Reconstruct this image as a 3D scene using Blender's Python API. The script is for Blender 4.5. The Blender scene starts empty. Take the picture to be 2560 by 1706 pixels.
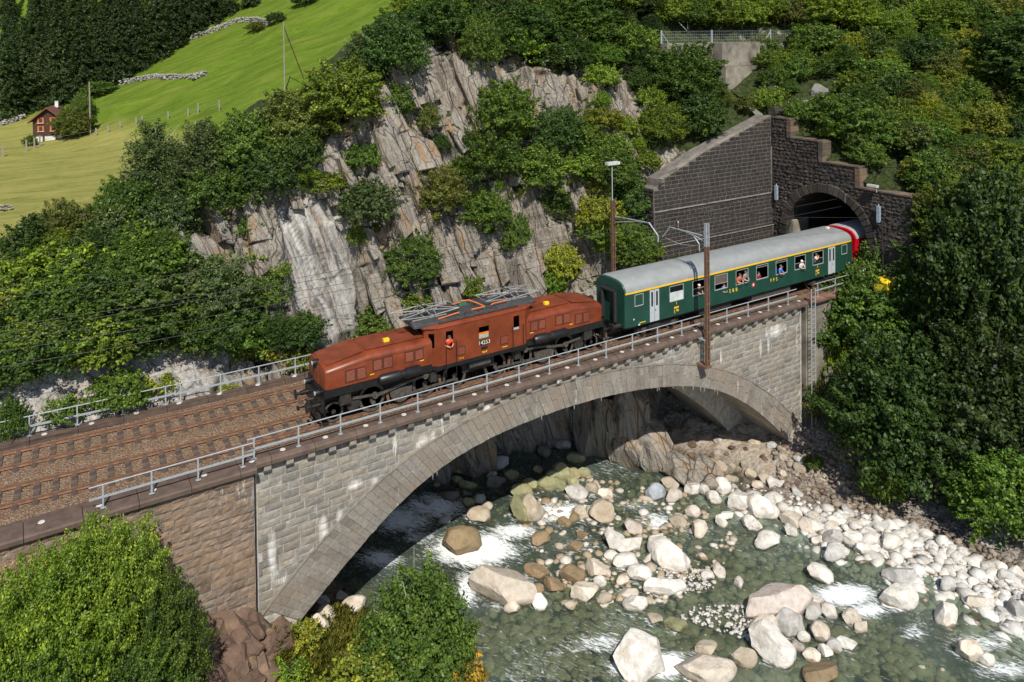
import bpy, bmesh, math, random
import numpy as np
from mathutils import Vector, Matrix
from mathutils.bvhtree import BVHTree

scene = bpy.context.scene
COL = scene.collection
# ---------------------------------------------------------------- camera
YAW, PITCH, ROLL = 0.560020, -0.017853, -0.011303
CAM = np.array([-12.0499, -38.1481, 18.8411])
FPX, CYPX = 1962.94, 128.63
def _axes(a, b, c):
    ca, sa, cb, sb, cc, sc = math.cos(a), math.sin(a), math.cos(b), math.sin(b), math.cos(c), math.sin(c)
    fw = np.array([sa*cb, ca*cb, sb]); r = np.array([ca, -sa, 0.0]); u = np.cross(r, fw)
    return cc*r+sc*u, -sc*r+cc*u, fw
CR, CU, CF = _axes(YAW, PITCH, ROLL)
cam_d = bpy.data.cameras.new('camera'); cam = bpy.data.objects.new('camera', cam_d); COL.objects.link(cam)
cam.matrix_world = Matrix(((CR[0], CU[0], -CF[0], CAM[0]), (CR[1], CU[1], -CF[1], CAM[1]), (CR[2], CU[2], -CF[2], CAM[2]), (0, 0, 0, 1)))
cam_d.sensor_width = 36.0; cam_d.lens = FPX/2560*36; cam_d.shift_y = -(853-CYPX)/2560
cam_d.clip_start = 0.5; cam_d.clip_end = 2000
scene.camera = cam
# ---------------------------------------------------------------- sky and sun
SUN_EL, SUN_AZ = math.radians(48), math.radians(22.4)      # shadows fall towards +Y, turned 22 degrees to +X
to_sun = Vector((-math.sin(SUN_AZ)*math.cos(SUN_EL), -math.cos(SUN_AZ)*math.cos(SUN_EL), math.sin(SUN_EL)))
w = bpy.data.worlds.new('World'); scene.world = w; w.use_nodes = True
sky = w.node_tree.nodes.new('ShaderNodeTexSky'); sky.sky_type = 'NISHITA'; sky.sun_disc = False
sky.sun_elevation = SUN_EL; sky.sun_rotation = math.atan2(to_sun.x, to_sun.y); sky.altitude = 900
bgn = w.node_tree.nodes['Background']; bgn.inputs['Strength'].default_value = 0.11
w.node_tree.links.new(sky.outputs[0], bgn.inputs['Color'])
sun_d = bpy.data.lights.new('sun', 'SUN'); sun_d.energy = 5.0; sun_d.angle = math.radians(0.5); sun_d.color = (1.0, 0.94, 0.84)
sun = bpy.data.objects.new('sun', sun_d); COL.objects.link(sun)
sun.rotation_euler = to_sun.to_track_quat('Z', 'Y').to_euler(); sun.location = (0, -40, 60)
scene.view_settings.view_transform = 'Standard'; scene.view_settings.look = 'None'
scene.view_settings.exposure = 0.12; scene.view_settings.gamma = 1.0
scene.cycles.max_bounces = 6; scene.cycles.transparent_max_bounces = 12
scene.cycles.diffuse_bounces = 2; scene.cycles.glossy_bounces = 2; scene.cycles.transmission_bounces = 3
scene.cycles.caustics_reflective = False; scene.cycles.caustics_refractive = False
S = 2560/2353
# ---------------------------------------------------------------- numpy noise
def _hash(ix, iy, iz, seed):
    h = (ix.astype(np.int64)*374761393 + iy.astype(np.int64)*668265263 + iz.astype(np.int64)*2147483647 + seed*974711) & 0x7fffffff
    h = ((h ^ (h >> 13))*1274126177) & 0x7fffffff
    h = ((h ^ (h >> 16))*60493) & 0x7fffffff
    return ((h ^ (h >> 11)) & 0xffff)/65535.0
def vnoise(x, y, z=0.0, seed=0):
    x, y, z = np.broadcast_arrays(np.asarray(x, float), np.asarray(y, float), np.asarray(z, float))
    ix, iy, iz = np.floor(x), np.floor(y), np.floor(z); fx, fy, fz = x-ix, y-iy, z-iz
    fx, fy, fz = [f*f*(3-2*f) for f in (fx, fy, fz)]
    r = 0
    for dx in (0, 1):
        for dy in (0, 1):
            for dz in (0, 1):
                r = r + _hash(ix+dx, iy+dy, iz+dz, seed)*(fx if dx else 1-fx)*(fy if dy else 1-fy)*(fz if dz else 1-fz)
    return r*2-1
def fbm(x, y, z=0.0, o=4, seed=0):
    s, a, t = 0, 1.0, 0
    for k in range(o):
        s = s+a*vnoise(np.asarray(x)*2**k, np.asarray(y)*2**k, np.asarray(z)*2**k, seed+k*17); t += a; a *= .5
    return s/t
def facets(u, v, seed=0, tu=.5, tv=.5):        # planar facets: every cell has its own level and its own tilt
    iu, iv = np.floor(u), np.floor(v); d1 = np.full(u.shape, 9.0); val = np.zeros(u.shape)
    for a in (-1, 0, 1):
        for b in (-1, 0, 1):
            cu, cv = iu+a, iv+b; z0 = np.zeros_like(cu)
            pu, pv = cu+.1+.8*_hash(cu, cv, z0, seed), cv+.1+.8*_hash(cu, cv, z0, seed+5)
            d = np.hypot(u-pu, v-pv); c = _hash(cu, cv, z0, seed+9)-.5+tu*2*(_hash(cu, cv, z0, seed+13)-.5)*(u-pu)+tv*2*(_hash(cu, cv, z0, seed+15)-.35)*(v-pv)
            near = d < d1; val = np.where(near, c, val); d1 = np.where(near, d, d1)
    return val
def cells(u, v, seed=0):                       # random value per cell, distance to the nearest cell border
    iu, iv = np.floor(u), np.floor(v)
    d1 = np.full(u.shape, 9.0); d2 = np.full(u.shape, 9.0); val = np.zeros(u.shape)
    for a in (-1, 0, 1):
        for b in (-1, 0, 1):
            cu, cv = iu+a, iv+b; z0 = np.zeros_like(cu)
            pu, pv = cu+.1+.8*_hash(cu, cv, z0, seed), cv+.1+.8*_hash(cu, cv, z0, seed+5)
            d = np.hypot(u-pu, v-pv); c = _hash(cu, cv, z0, seed+9)
            near = d < d1
            d2 = np.where(near, d1, np.minimum(d2, d)); val = np.where(near, c, val); d1 = np.where(near, d, d1)
    return val, d2-d1
# ---------------------------------------------------------------- mesh helpers
def np_mesh(name, V, F, smooth=False):
    V = np.asarray(V, np.float32); F = np.asarray(F, np.int32); n = F.shape[1]
    me = bpy.data.meshes.new(name)
    me.vertices.add(len(V)); me.vertices.foreach_set('co', V.ravel())
    me.loops.add(F.size); me.loops.foreach_set('vertex_index', F.ravel())
    me.polygons.add(len(F)); me.polygons.foreach_set('loop_start', np.arange(0, F.size, n, dtype=np.int32))
    me.polygons.foreach_set('loop_total', np.full(len(F), n, np.int32))
    if smooth: me.polygons.foreach_set('use_smooth', np.ones(len(F), bool))
    me.update(calc_edges=True)
    return me
def fattr(me, name, vals):
    a = me.attributes.new(name, 'FLOAT', 'POINT'); a.data.foreach_set('value', np.asarray(vals, np.float32).ravel())
def link(name, me, mat=None, parent=None, loc=None):
    o = bpy.data.objects.new(name, me); COL.objects.link(o)
    if mat is not None and me is not None and not me.materials:
        for m in (mat if isinstance(mat, (list, tuple)) else [mat]): me.materials.append(m)
    if parent is not None: o.parent = parent
    if loc is not None: o.location = loc
    return o
def tag(o, label=None, cat=None, group=None, kind=None):
    if label: o['label'] = label
    if cat: o['category'] = cat
    if group: o['group'] = group
    if kind: o['kind'] = kind
    return o
def thing(name, label, cat, loc=(0, 0, 0), group=None, rz=0):
    o = bpy.data.objects.new(name, None); COL.objects.link(o); o.location = loc; o.rotation_euler = (0, 0, rz)
    o.empty_display_size = .2
    return tag(o, label, cat, group)
class MB:
    def __init__(s): s.v = []; s.f = []; s.m = []; s.mi = 0
    def add(s, V, F, mi=None):
        b = len(s.v); s.v += [tuple(map(float, p)) for p in V]; s.f += [tuple(i+b for i in f) for f in F]
        s.m += [s.mi if mi is None else mi]*len(F); return s
    def box(s, x0, x1, y0, y1, z0, z1, M=None):
        V = [(x, y, z) for z in (z0, z1) for y in (y0, y1) for x in (x0, x1)]
        if M is not None: V = [M @ Vector(p) for p in V]
        return s.add(V, [(0, 2, 3, 1), (4, 5, 7, 6), (0, 1, 5, 4), (2, 6, 7, 3), (0, 4, 6, 2), (1, 3, 7, 5)])
    def bar(s, p, q, w, h=None, up=(0, 0, 1)):
        p, q = Vector(p), Vector(q); h = h or w; d = (q-p).normalized()
        a = d.cross(Vector(up)); a = a.normalized() if a.length > 1e-4 else Vector((1, 0, 0)); b = a.cross(d)
        V = [r+a*sx*w/2+b*sz*h/2 for r in (p, q) for sx, sz in ((-1, -1), (1, -1), (1, 1), (-1, 1))]
        return s.add(V, [(3, 2, 1, 0), (4, 5, 6, 7), (0, 1, 5, 4), (1, 2, 6, 5), (2, 3, 7, 6), (3, 0, 4, 7)])
    def cyl(s, p, q, r, r2=None, n=10, caps=True):
        p, q = Vector(p), Vector(q); r2 = r if r2 is None else r2; d = (q-p).normalized()
        a = d.orthogonal().normalized(); b = d.cross(a)
        V = [c+a*math.cos(6.28318*k/n)*R+b*math.sin(6.28318*k/n)*R for c, R in ((p, r), (q, r2)) for k in range(n)]
        F = [(k, (k+1) % n, n+(k+1) % n, n+k) for k in range(n)]
        if caps: F += [tuple(range(n-1, -1, -1)), tuple(range(n, 2*n))]
        return s.add(V, F)
    def tube(s, pts, r, n=6):
        for a, b in zip(pts[:-1], pts[1:]): s.cyl(a, b, r, n=n)
        return s
    def prism(s, poly, axis, a, b):                  # 2-D outline swept along an axis
        def P(u, v, t): return {'x': (t, u, v), 'y': (u, t, v), 'z': (u, v, t)}[axis]
        n = len(poly); V = [P(u, v, t) for t in (a, b) for u, v in poly]
        return s.add(V, [(k, (k+1) % n, n+(k+1) % n, n+k) for k in range(n)] + [tuple(range(n-1, -1, -1)), tuple(range(n, 2*n))])
    def loft(s, rings, close=True, caps=True):
        n = len(rings[0]); V = [p for r in rings for p in r]; F = []
        for i in range(len(rings)-1):
            for k in range(n if close else n-1):
                F.append((i*n+k, i*n+(k+1) % n, (i+1)*n+(k+1) % n, (i+1)*n+k))
        if caps: F += [tuple(range(n-1, -1, -1)), tuple(range((len(rings)-1)*n, len(rings)*n))]
        return s.add(V, F)
    def lathe(s, prof, c, axis='y', n=16):           # profile of (radius, offset along the axis)
        c = Vector(c); rings = []
        for r, t in prof:
            ring = []
            for k in range(n):
                a = 6.28318*k/n; u, v = r*math.cos(a), r*math.sin(a)
                ring.append(c+Vector({'x': (t, u, v), 'y': (u, t, v), 'z': (u, v, t)}[axis]))
            rings.append(ring)
        return s.loft(rings)
    def mesh(s, name, smooth=False):
        me = bpy.data.meshes.new(name); me.from_pydata(s.v, [], s.f)
        if any(s.m): me.polygons.foreach_set('material_index', s.m)
        bm = bmesh.new(); bm.from_mesh(me); bmesh.ops.recalc_face_normals(bm, faces=bm.faces); bm.to_mesh(me); bm.free()
        if smooth:
            me.polygons.foreach_set('use_smooth', [True]*len(me.polygons)); me.set_sharp_from_angle(angle=math.radians(38))
        me.update(); return me
    def build(s, name, mat, parent=None, smooth=False, loc=None): return link(name, s.mesh(name, smooth), mat, parent, loc)
# ---------------------------------------------------------------- materials
class NT:
    def __init__(s, name):
        s.mat = bpy.data.materials.new(name); s.mat.use_nodes = True; s.t = s.mat.node_tree
        s.bsdf = s.t.nodes['Principled BSDF']; s.out = s.t.nodes['Material Output']
    def n(s, kind, **k):
        nd = s.t.nodes.new(kind)
        for a, b in k.items():
            if a.startswith('i_'):
                key = a[2:]; key = int(key) if key.isdigit() else key.replace('_', ' ')
                if hasattr(b, 'is_output') or isinstance(b, bpy.types.NodeSocket): s.t.links.new(b, nd.inputs[key])
                else: nd.inputs[key].default_value = b
            else: setattr(nd, a, b)
        return nd
    def lk(s, a, b): s.t.links.new(a, b)
    def coord(s, scale=(1, 1, 1), which='Object', rot=(0, 0, 0)):
        tc = s.n('ShaderNodeTexCoord'); mp = s.n('ShaderNodeMapping', i_Vector=tc.outputs[which]); mp.inputs['Scale'].default_value = scale
        mp.inputs['Rotation'].default_value = rot
        return mp.outputs[0]
    def coord2(s, scale, rot):                       # turn first, then stretch
        tc = s.n('ShaderNodeTexCoord'); a = s.n('ShaderNodeMapping', i_Vector=tc.outputs['Object']); a.inputs['Rotation'].default_value = rot
        b = s.n('ShaderNodeMapping', i_Vector=a.outputs[0]); b.inputs['Scale'].default_value = scale; return b.outputs[0]
    def noise(s, vec, scale=5, detail=4, rough=.55, dist=0): return s.n('ShaderNodeTexNoise', i_Vector=vec, i_Scale=scale, i_Detail=detail, i_Roughness=rough, i_Distortion=dist).outputs['Fac']
    def ramp(s, fac, stops, interp='LINEAR'):
        r = s.n('ShaderNodeValToRGB', i_Fac=fac); e = r.color_ramp.elements; r.color_ramp.interpolation = interp
        while len(e) < len(stops): e.new(.5)
        for el, (p, c) in zip(e, stops): el.position = p; el.color = (*c, 1) if len(c) == 3 else c
        return r.outputs['Color']
    def mix(s, fac, a, b, blend='MIX'):
        m = s.n('ShaderNodeMix', data_type='RGBA', blend_type=blend)
        for k, v in ((0, fac), (6, a), (7, b)):
            if isinstance(v, bpy.types.NodeSocket): s.lk(v, m.inputs[k])
            else: m.inputs[k].default_value = v if k == 0 else ((*v, 1) if len(v) == 3 else v)
        return m.outputs[2]
    def math(s, op, a, b=0.0, clamp=False):
        m = s.n('ShaderNodeMath', operation=op, use_clamp=clamp)
        for k, v in ((0, a), (1, b)):
            if isinstance(v, bpy.types.NodeSocket): s.lk(v, m.inputs[k])
            else: m.inputs[k].default_value = v
        return m.outputs[0]
    def attr(s, name): return s.n('ShaderNodeAttribute', attribute_name=name).outputs['Fac']
    def objrand(s): return s.n('ShaderNodeObjectInfo').outputs['Random']
    def island(s): return s.n('ShaderNodeNewGeometry').outputs['Random Per Island']
    def bump(s, h, strength=.5, dist=.05):
        b = s.n('ShaderNodeBump', i_Height=h, i_Strength=strength, i_Distance=dist); s.lk(b.outputs[0], s.bsdf.inputs['Normal']); return b.outputs[0]
    def done(s, col=None, rough=.8, metal=0.0, spec=None):
        if col is not None:
            if isinstance(col, bpy.types.NodeSocket): s.lk(col, s.bsdf.inputs['Base Color'])
            else: s.bsdf.inputs['Base Color'].default_value = (*col, 1)
        if isinstance(rough, bpy.types.NodeSocket): s.lk(rough, s.bsdf.inputs['Roughness'])
        else: s.bsdf.inputs['Roughness'].default_value = rough
        s.bsdf.inputs['Metallic'].default_value = metal
        if spec is not None: s.bsdf.inputs['Specular IOR Level'].default_value = spec
        return s.mat
def plain(name, col, rough=.7, metal=0.0, var=.25, scale=6, bump=0.0, spec=None):
    t = NT(name); v = t.coord(); f = t.noise(v, scale, 5, .6)
    lo = tuple(c*(1-var) for c in col); hi = tuple(min(1, c*(1+var)) for c in col)
    c = t.ramp(f, [(.3, lo), (.7, hi)])
    if bump: t.bump(t.noise(v, scale*4, 4), bump, .02)
    return t.done(c, rough, metal, spec)
M = {}
# ---- terrain materials
def rock_mat(name, pale=(.44, .405, .355), mid=(.265, .24, .205), dark=(.06, .054, .047), stain=(.34, .20, .095), veg=True):
    t = NT(name); tc = t.coord((1, 1, 1))
    strat = t.coord2((1.5, 1.5, .15), (0, math.radians(17), 0))
    a = t.noise(strat, 1.6, 8, .68, .4); b = t.noise(tc, .35, 4); c3 = t.noise(tc, 5, 6, .7)
    f = t.math('ADD', t.math('MULTIPLY', a, .75), t.math('MULTIPLY', c3, .25))
    col = t.ramp(f, [(.37, dark), (.455, mid), (.54, tuple((m+p)/2 for m, p in zip(mid, pale))), (.66, pale)])
    col = t.mix(t.ramp(t.noise(strat, .7, 5, .6), [(.53, (0, 0, 0)), (.66, (.75, .75, .75))]), col, stain)
    warm = t.ramp(b, [(.4, (0, 0, 0)), (.65, (1, 1, 1))])
    col = t.mix(t.math('MULTIPLY', warm, .3), col, (.30, .25, .19), 'MIX')
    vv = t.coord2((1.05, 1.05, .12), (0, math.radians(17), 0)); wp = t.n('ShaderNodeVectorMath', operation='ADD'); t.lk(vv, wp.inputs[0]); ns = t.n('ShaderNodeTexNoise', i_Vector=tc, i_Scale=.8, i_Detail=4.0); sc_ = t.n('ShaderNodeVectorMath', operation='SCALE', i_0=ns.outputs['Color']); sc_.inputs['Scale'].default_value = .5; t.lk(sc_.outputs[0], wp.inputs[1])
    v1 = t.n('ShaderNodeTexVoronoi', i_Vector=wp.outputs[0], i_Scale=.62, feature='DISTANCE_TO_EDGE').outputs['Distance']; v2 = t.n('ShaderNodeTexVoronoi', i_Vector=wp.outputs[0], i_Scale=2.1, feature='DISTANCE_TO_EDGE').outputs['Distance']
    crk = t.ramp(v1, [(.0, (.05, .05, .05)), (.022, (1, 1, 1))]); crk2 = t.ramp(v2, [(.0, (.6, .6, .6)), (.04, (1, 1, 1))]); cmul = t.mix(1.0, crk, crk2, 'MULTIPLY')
    pl = t.math('MULTIPLY', t.attr('pale'), t.ramp(t.noise(strat, .9, 6, .7), [(.38, (.25, .25, .25)), (.52, (1, 1, 1))]))
    col = t.mix(t.math('MULTIPLY', pl, .8), col, t.ramp(f, [(.40, (.10, .10, .105)), (.47, (.27, .265, .26)), (.55, (.42, .415, .40)), (.66, (.56, .55, .52))]))
    if veg:
        vg = t.attr('veg'); vn = t.math('ADD', vg, t.math('MULTIPLY', t.math('SUBTRACT', t.noise(tc, 1.3, 6, .7), .5), 1.4), True)
        soil_shade = t.ramp(t.noise(tc, 3, 5), [(.3, (.018, .03, .008)), (.55, (.045, .065, .016)), (.75, (.10, .085, .04))])  # green-brown ground kept dark: shade between the bushes is painted in
        col = t.mix(t.ramp(vn, [(.42, (0, 0, 0)), (.6, (1, 1, 1))]), col, soil_shade)
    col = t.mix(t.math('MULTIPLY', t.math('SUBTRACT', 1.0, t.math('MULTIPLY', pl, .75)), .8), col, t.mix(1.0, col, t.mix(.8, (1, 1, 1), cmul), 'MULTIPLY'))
    t.bump(t.math('ADD', t.math('ADD', t.noise(strat, 5, 8, .75), t.math('MULTIPLY', t.noise(tc, 14, 5), .5)), t.math('MULTIPLY', cmul, .8)), t.math('SUBTRACT', 1.0, t.math('MULTIPLY', pl, .65)), .16)
    return t.done(col, .93, spec=.25)
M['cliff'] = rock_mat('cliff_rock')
def grass_mat(name, cols, stretch=(1, 1, 1), scale=.25, fine=18):
    t = NT(name); v = t.coord(stretch); w = t.coord()
    f = t.math('ADD', t.math('MULTIPLY', t.noise(v, scale, 6, .65, .6), .7), t.math('MULTIPLY', t.noise(w, fine*.1, 6, .8), .3))
    c = t.ramp(f, [(.3, cols[0]), (.45, cols[1]), (.55, cols[2]), (.7, cols[3])])
    t.bump(t.noise(w, fine*.12, 6, .8), .6, .3)
    return t.done(c, .95, spec=.1)
# ground near the river: gravel, earth, grass and bed chosen by attributes
def ground_mat():
    t = NT('ground'); v = t.coord()
    vo = t.n('ShaderNodeTexVoronoi', i_Vector=v, i_Scale=3.4, i_Randomness=1.0); vb = t.n('ShaderNodeTexVoronoi', i_Vector=v, i_Scale=9.0)
    sep = t.n('ShaderNodeSeparateColor', i_0=vo.outputs['Color']).outputs[0]
    bed = t.ramp(sep, [(0, (.10, .09, .055)), (.35, (.20, .175, .105)), (.7, (.30, .27, .18)), (1, (.44, .41, .32))])
    bed = t.mix(t.ramp(vo.outputs['Distance'], [(.25, (0, 0, 0)), (.55, (.85, .85, .85))]), bed, (.03, .03, .022))
    earth = t.ramp(t.noise(v, 2.2, 7, .75), [(.3, (.05, .035, .022)), (.5, (.15, .11, .075)), (.7, (.28, .22, .16))])
    grass = t.ramp(t.noise(v, 1.5, 7, .75), [(.3, (.06, .09, .016)), (.5, (.14, .17, .035)), (.7, (.26, .25, .085))])
    gravel = t.ramp(t.n('ShaderNodeSeparateColor', i_0=vb.outputs['Color']).outputs[0], [(0, (.10, .085, .07)), (.5, (.26, .23, .20)), (1, (.46, .43, .39))])
    c = t.mix(t.attr('bed'), earth, bed); c = t.mix(t.attr('grass'), c, grass); c = t.mix(t.attr('gravel'), c, gravel)
    ap = t.ramp(sep, [(0, (.24, .19, .14)), (.5, (.38, .32, .25)), (1, (.30, .28, .26))]); ap = t.mix(t.ramp(vo.outputs['Distance'], [(.3, (0, 0, 0)), (.6, (.7, .7, .7))]), ap, (.46, .40, .32)); ap = t.mix(t.ramp(t.noise(v, .9, 5, .7), [(.55, (0, 0, 0)), (.7, (.7, .7, .7))]), ap, (.30, .16, .05)); c = t.mix(t.attr('apron'), c, ap)
    t.bump(t.math('ADD', t.math('MULTIPLY', vo.outputs['Distance'], -1.0), t.noise(v, 9, 6, .7)), .8, .12)
    return t.done(c, .9, spec=.2)
M['ground'] = ground_mat()
M['meadow_up'] = grass_mat('meadow', [(.065, .15, .008), (.085, .20, .010), (.115, .235, .016), (.17, .25, .03)], (1, 2.2, 1), .09, 6)
# ---- lofted hillsides: control profiles (y, z) along X
def loft_surface(cols, xs, ts):
    X = np.array([c[0] for c in cols], float); P = np.array([c[1] for c in cols], float)      # (ncol, k, 2)
    k = P.shape[1]; out = np.zeros((len(xs), len(ts), 2))
    tk = np.linspace(0, 1, k)
    for d in range(2):
        R = np.array([np.interp(xs, X, P[:, j, d]) for j in range(k)])                        # (k, nx)
        for i in range(len(xs)): out[i, :, d] = np.interp(ts, tk, R[:, i])
    return out
def smooth1(a, n, axis):
    for _ in range(n):
        b = a.copy(); sl = [slice(None)]*a.ndim
        def s(q): r = sl.copy(); r[axis] = q; return tuple(r)
        b[s(slice(1, -1))] = .25*a[s(slice(0, -2))]+.5*a[s(slice(1, -1))]+.25*a[s(slice(2, None))]; a = b
    return a
def grid_faces(n, m):
    i = np.arange(n-1)[:, None]*m+np.arange(m-1)[None, :]
    return np.stack([i, i+m, i+m+1, i+1], -1).reshape(-1, 4)
BV = []
def bvh_of(V, F): BV.append(BVHTree.FromPolygons([tuple(v) for v in V.tolist()], F.tolist()))
COLS_A = [(-34, [(6, -.6), (7, 0), (9, 2), (11, 4), (14, 5.5), (18, 5.5), (24, 3), (40, -.5)]),
 (-14, [(6, -.6), (7, .2), (8.5, 2), (10.5, 4), (13.5, 5.2), (17, 4.6), (24, 1.5), (40, -1)]),
 (-8, [(6, -.6), (7, .3), (8.6, 2), (10.5, 4.5), (13.5, 6.8), (17, 7.5), (24, 5), (45, -1)]),
 (-4, [(6, -.6), (7.5, .6), (9, 2), (11, 6), (13.5, 8.5), (18, 9.5), (25, 8), (50, 0)]),
 (0, [(8, -11), (8.8, -2), (10, .5), (11, 5), (13, 9.5), (17, 11.5), (25, 11), (50, 2)]),
 (4, [(9.5, -11.5), (9.6, -3), (10.1, 1), (11.8, 8.5), (13.5, 11.5), (17, 13.5), (26, 14), (50, 6)]),
 (8, [(10, -11.5), (9.8, -3), (10.3, 1), (12.6, 9), (14.2, 13.5), (18, 15.5), (27, 14.5), (50, 4)]),
 (12, [(10, -11.5), (9.8, -3), (10.4, 1), (13, 9.5), (15.5, 17.3), (19, 18.6), (28, 18.5), (50, 8)]),
 (17, [(9.5, -11.5), (9.3, -3), (10.2, 1), (13, 9.5), (16.3, 17), (20, 19.8), (28, 22), (50, 9)]),
 (22, [(8, -11.5), (8, -3), (9.5, 1), (12.5, 9), (16, 16), (20, 19.5), (28, 25), (50, 10)]),
 (27, [(6.5, -11.5), (7, -3), (8.6, .5), (11.5, 8), (15, 15), (19, 18.8), (28, 26), (50, 18)]),
 (30, [(7.6, -11), (7.9, -1), (8.2, 4), (9.9, 8.0), (13.5, 14.2), (18, 18.6), (28, 27), (50, 44)]),
 (34, [(8, -9), (8.1, 3), (8.2, 8.5), (10, 10.3), (13.3, 14.2), (17, 18.5), (28, 28), (50, 45)]),
 (38, [(8.1, -6), (8.2, 4), (8.3, 10.4), (10, 11.8), (13, 14.2), (15.5, 18.2), (28, 28), (50, 45)]),
 (42.3, [(8.1, -3), (8.2, 5), (8.3, 11.6), (10, 12.9), (13, 14.5), (15.5, 18.2), (28, 28), (50, 45)])]
COLS_B = [(42.35, [(-13, -9), (-9, -2), (-7.5, 2), (-5.8, 6.3), (0, 8.0), (6, 11), (13, 14.6), (15.5, 18.2), (28, 28), (50, 45)]),
 (48, [(-16, -9.5), (-12, -3), (-9.5, 3), (-6.5, 7.5), (-1, 10.8), (5.5, 13.5), (12, 16.5), (15, 18.5), (28, 29), (50, 46)]),
 (56, [(-20, -10), (-16, -3), (-12.5, 3), (-9, 8), (-3, 12), (4, 15.5), (11, 18.5), (15, 20.5), (28, 30), (50, 47)]),
 (70, [(-30, -10), (-25, -3), (-21, 3), (-16, 9), (-9, 13.5), (-1, 18), (7, 21), (15, 24.5), (28, 33), (50, 50)]),
 (100, [(-48, -10), (-43, -3), (-38, 4), (-32, 10), (-24, 16), (-14, 21), (0, 26), (12, 31), (28, 40), (50, 55)])]
def hill(name, cols, xs, ts, amp, pale=None):
    P = loft_surface(cols, xs, ts); P = smooth1(smooth1(P, 6, 0), 3, 1)
    Xg = np.repeat(xs[:, None], len(ts), 1); Y, Z = P[..., 0], P[..., 1]
    dy = np.gradient(Y, axis=1); dz = np.gradient(Z, axis=1); L = np.hypot(dy, dz)+1e-9
    ny, nz = -dz/L, dy/L                                     # outward: towards -Y and up
    steep = np.clip((-ny-.62)/.25, 0, 1)
    u, v = Xg+.32*Z, Z
    warp = .8*fbm(Xg*.3, Z*.3, 0, 3, 3)
    c1, e1 = cells((u+warp)/3.0, (v+2*warp)/8.0, 11); c2, e2 = cells((u+warp*.5)/1.1, (v+warp)/4.3, 23); c3, e3 = cells((u+warp*.3)/.42, (v+warp)/2.1, 31)
    strip, es = cells(u/.9+.3*fbm(u*.2, v*.2, 0, 3, 8), v/30., 41)
    F1 = facets((u+warp)/2.6, (v+2*warp)/7.5, 11, .9, .55); F2 = facets((u+warp*.5)/1.0, (v+warp)/3.6, 23, .9, .6); F3 = facets((u+warp*.3)/.42, (v+warp)/1.5, 31, .7, .5)
    ridge = 1-2*np.abs(fbm(u*.16, v*.03, 0, 3, 67)); ridge2 = 1-2*np.abs(fbm(u*.5+3, v*.06, 0, 2, 69))
    d = amp*steep*(1.25*ridge+.55*ridge2+1.25*F1+.65*F2+.18*F3-.30*np.exp(-(es/.05)**2)-.12*np.exp(-(e2/.06)**2))
    d = d+(.25+.5*(1-steep))*fbm(Xg*.45, Z*.45, Y*.45, 5, 7)+.12*fbm(Xg*2.2, Z*2.2, Y*2.2, 4, 9)
    pl = np.zeros_like(d)
    if pale is not None:
        pl = pale(Xg, Z); d = d*(1-.62*pl)+pl*(.15+.05*(strip-.5)*2+.06*(c2-.5))
    edge = np.clip((Xg-xs[0])/1.5, 0, 1) if name == 'hillside' else np.ones_like(d)
    d = smooth1(smooth1(d, 1, 0), 1, 1)
    if name == 'cliff': edge = np.clip((30.2-Xg)/2.5, .12, 1)
    d = d*edge
    V = np.stack([Xg+0*d, Y+ny*d, Z+nz*d], -1)
    n1 = np.gradient(V, axis=0); n2 = np.gradient(V, axis=1); nn = np.cross(n1, n2); nn /= np.linalg.norm(nn, axis=-1, keepdims=True)+1e-9
    up = np.abs(nn[..., 2]); veg = np.clip((up-.42)/.35, 0, 1)*(1-pl)
    F = grid_faces(len(xs), len(ts)); V = V.reshape(-1, 3)
    me = np_mesh(name, V, F); fattr(me, 'pale', pl); fattr(me, 'veg', veg); bvh_of(V, F)
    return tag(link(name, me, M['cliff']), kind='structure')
def pale_slab(X, Z):
    u = X+.10*(Z-4)
    a = np.clip((u-1.4)/.5, 0, 1)*np.clip((6.1+.10*Z-u)/.5, 0, 1)*np.clip((Z+1)/1, 0, 1)*np.clip((9.6-Z)/1.2, 0, 1)
    b = np.clip((X+7.0)/.4, 0, 1)*np.clip((-4.6-X)/.4, 0, 1)*np.clip((Z-2.2)/.5, 0, 1)*np.clip((5.2-Z)/.5, 0, 1)
    b2 = np.clip((X-13)/1, 0, 1)*np.clip((20-X)/1, 0, 1)*np.clip((Z-.5)/.6, 0, 1)*np.clip((6.5-Z+.4*(X-17))/1, 0, 1)*.45
    c = np.clip((-1.5-X)/1, 0, 1)*np.clip((2.6-Z)/.8, 0, 1)*.9
    return np.maximum(np.maximum(np.maximum(a, .8*b), b2), c)
xsA = np.concatenate([np.arange(-34, -15, .6), np.arange(-15, 31, .10), np.arange(31, 42.3, .3), [42.3]])
tsA = np.concatenate([np.linspace(0, .25, 30), np.linspace(.25, .64, 270)[1:], np.linspace(.64, 1, 60)[1:]])
hill('cliff', COLS_A, xsA, tsA, 1.0, pale_slab)
xsB = np.concatenate([np.arange(42.35, 60, .35), np.arange(60, 100, 1.2)]); tsB = np.linspace(0, 1, 170)
hill('hillside', COLS_B, xsB, tsB, .8)
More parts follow.
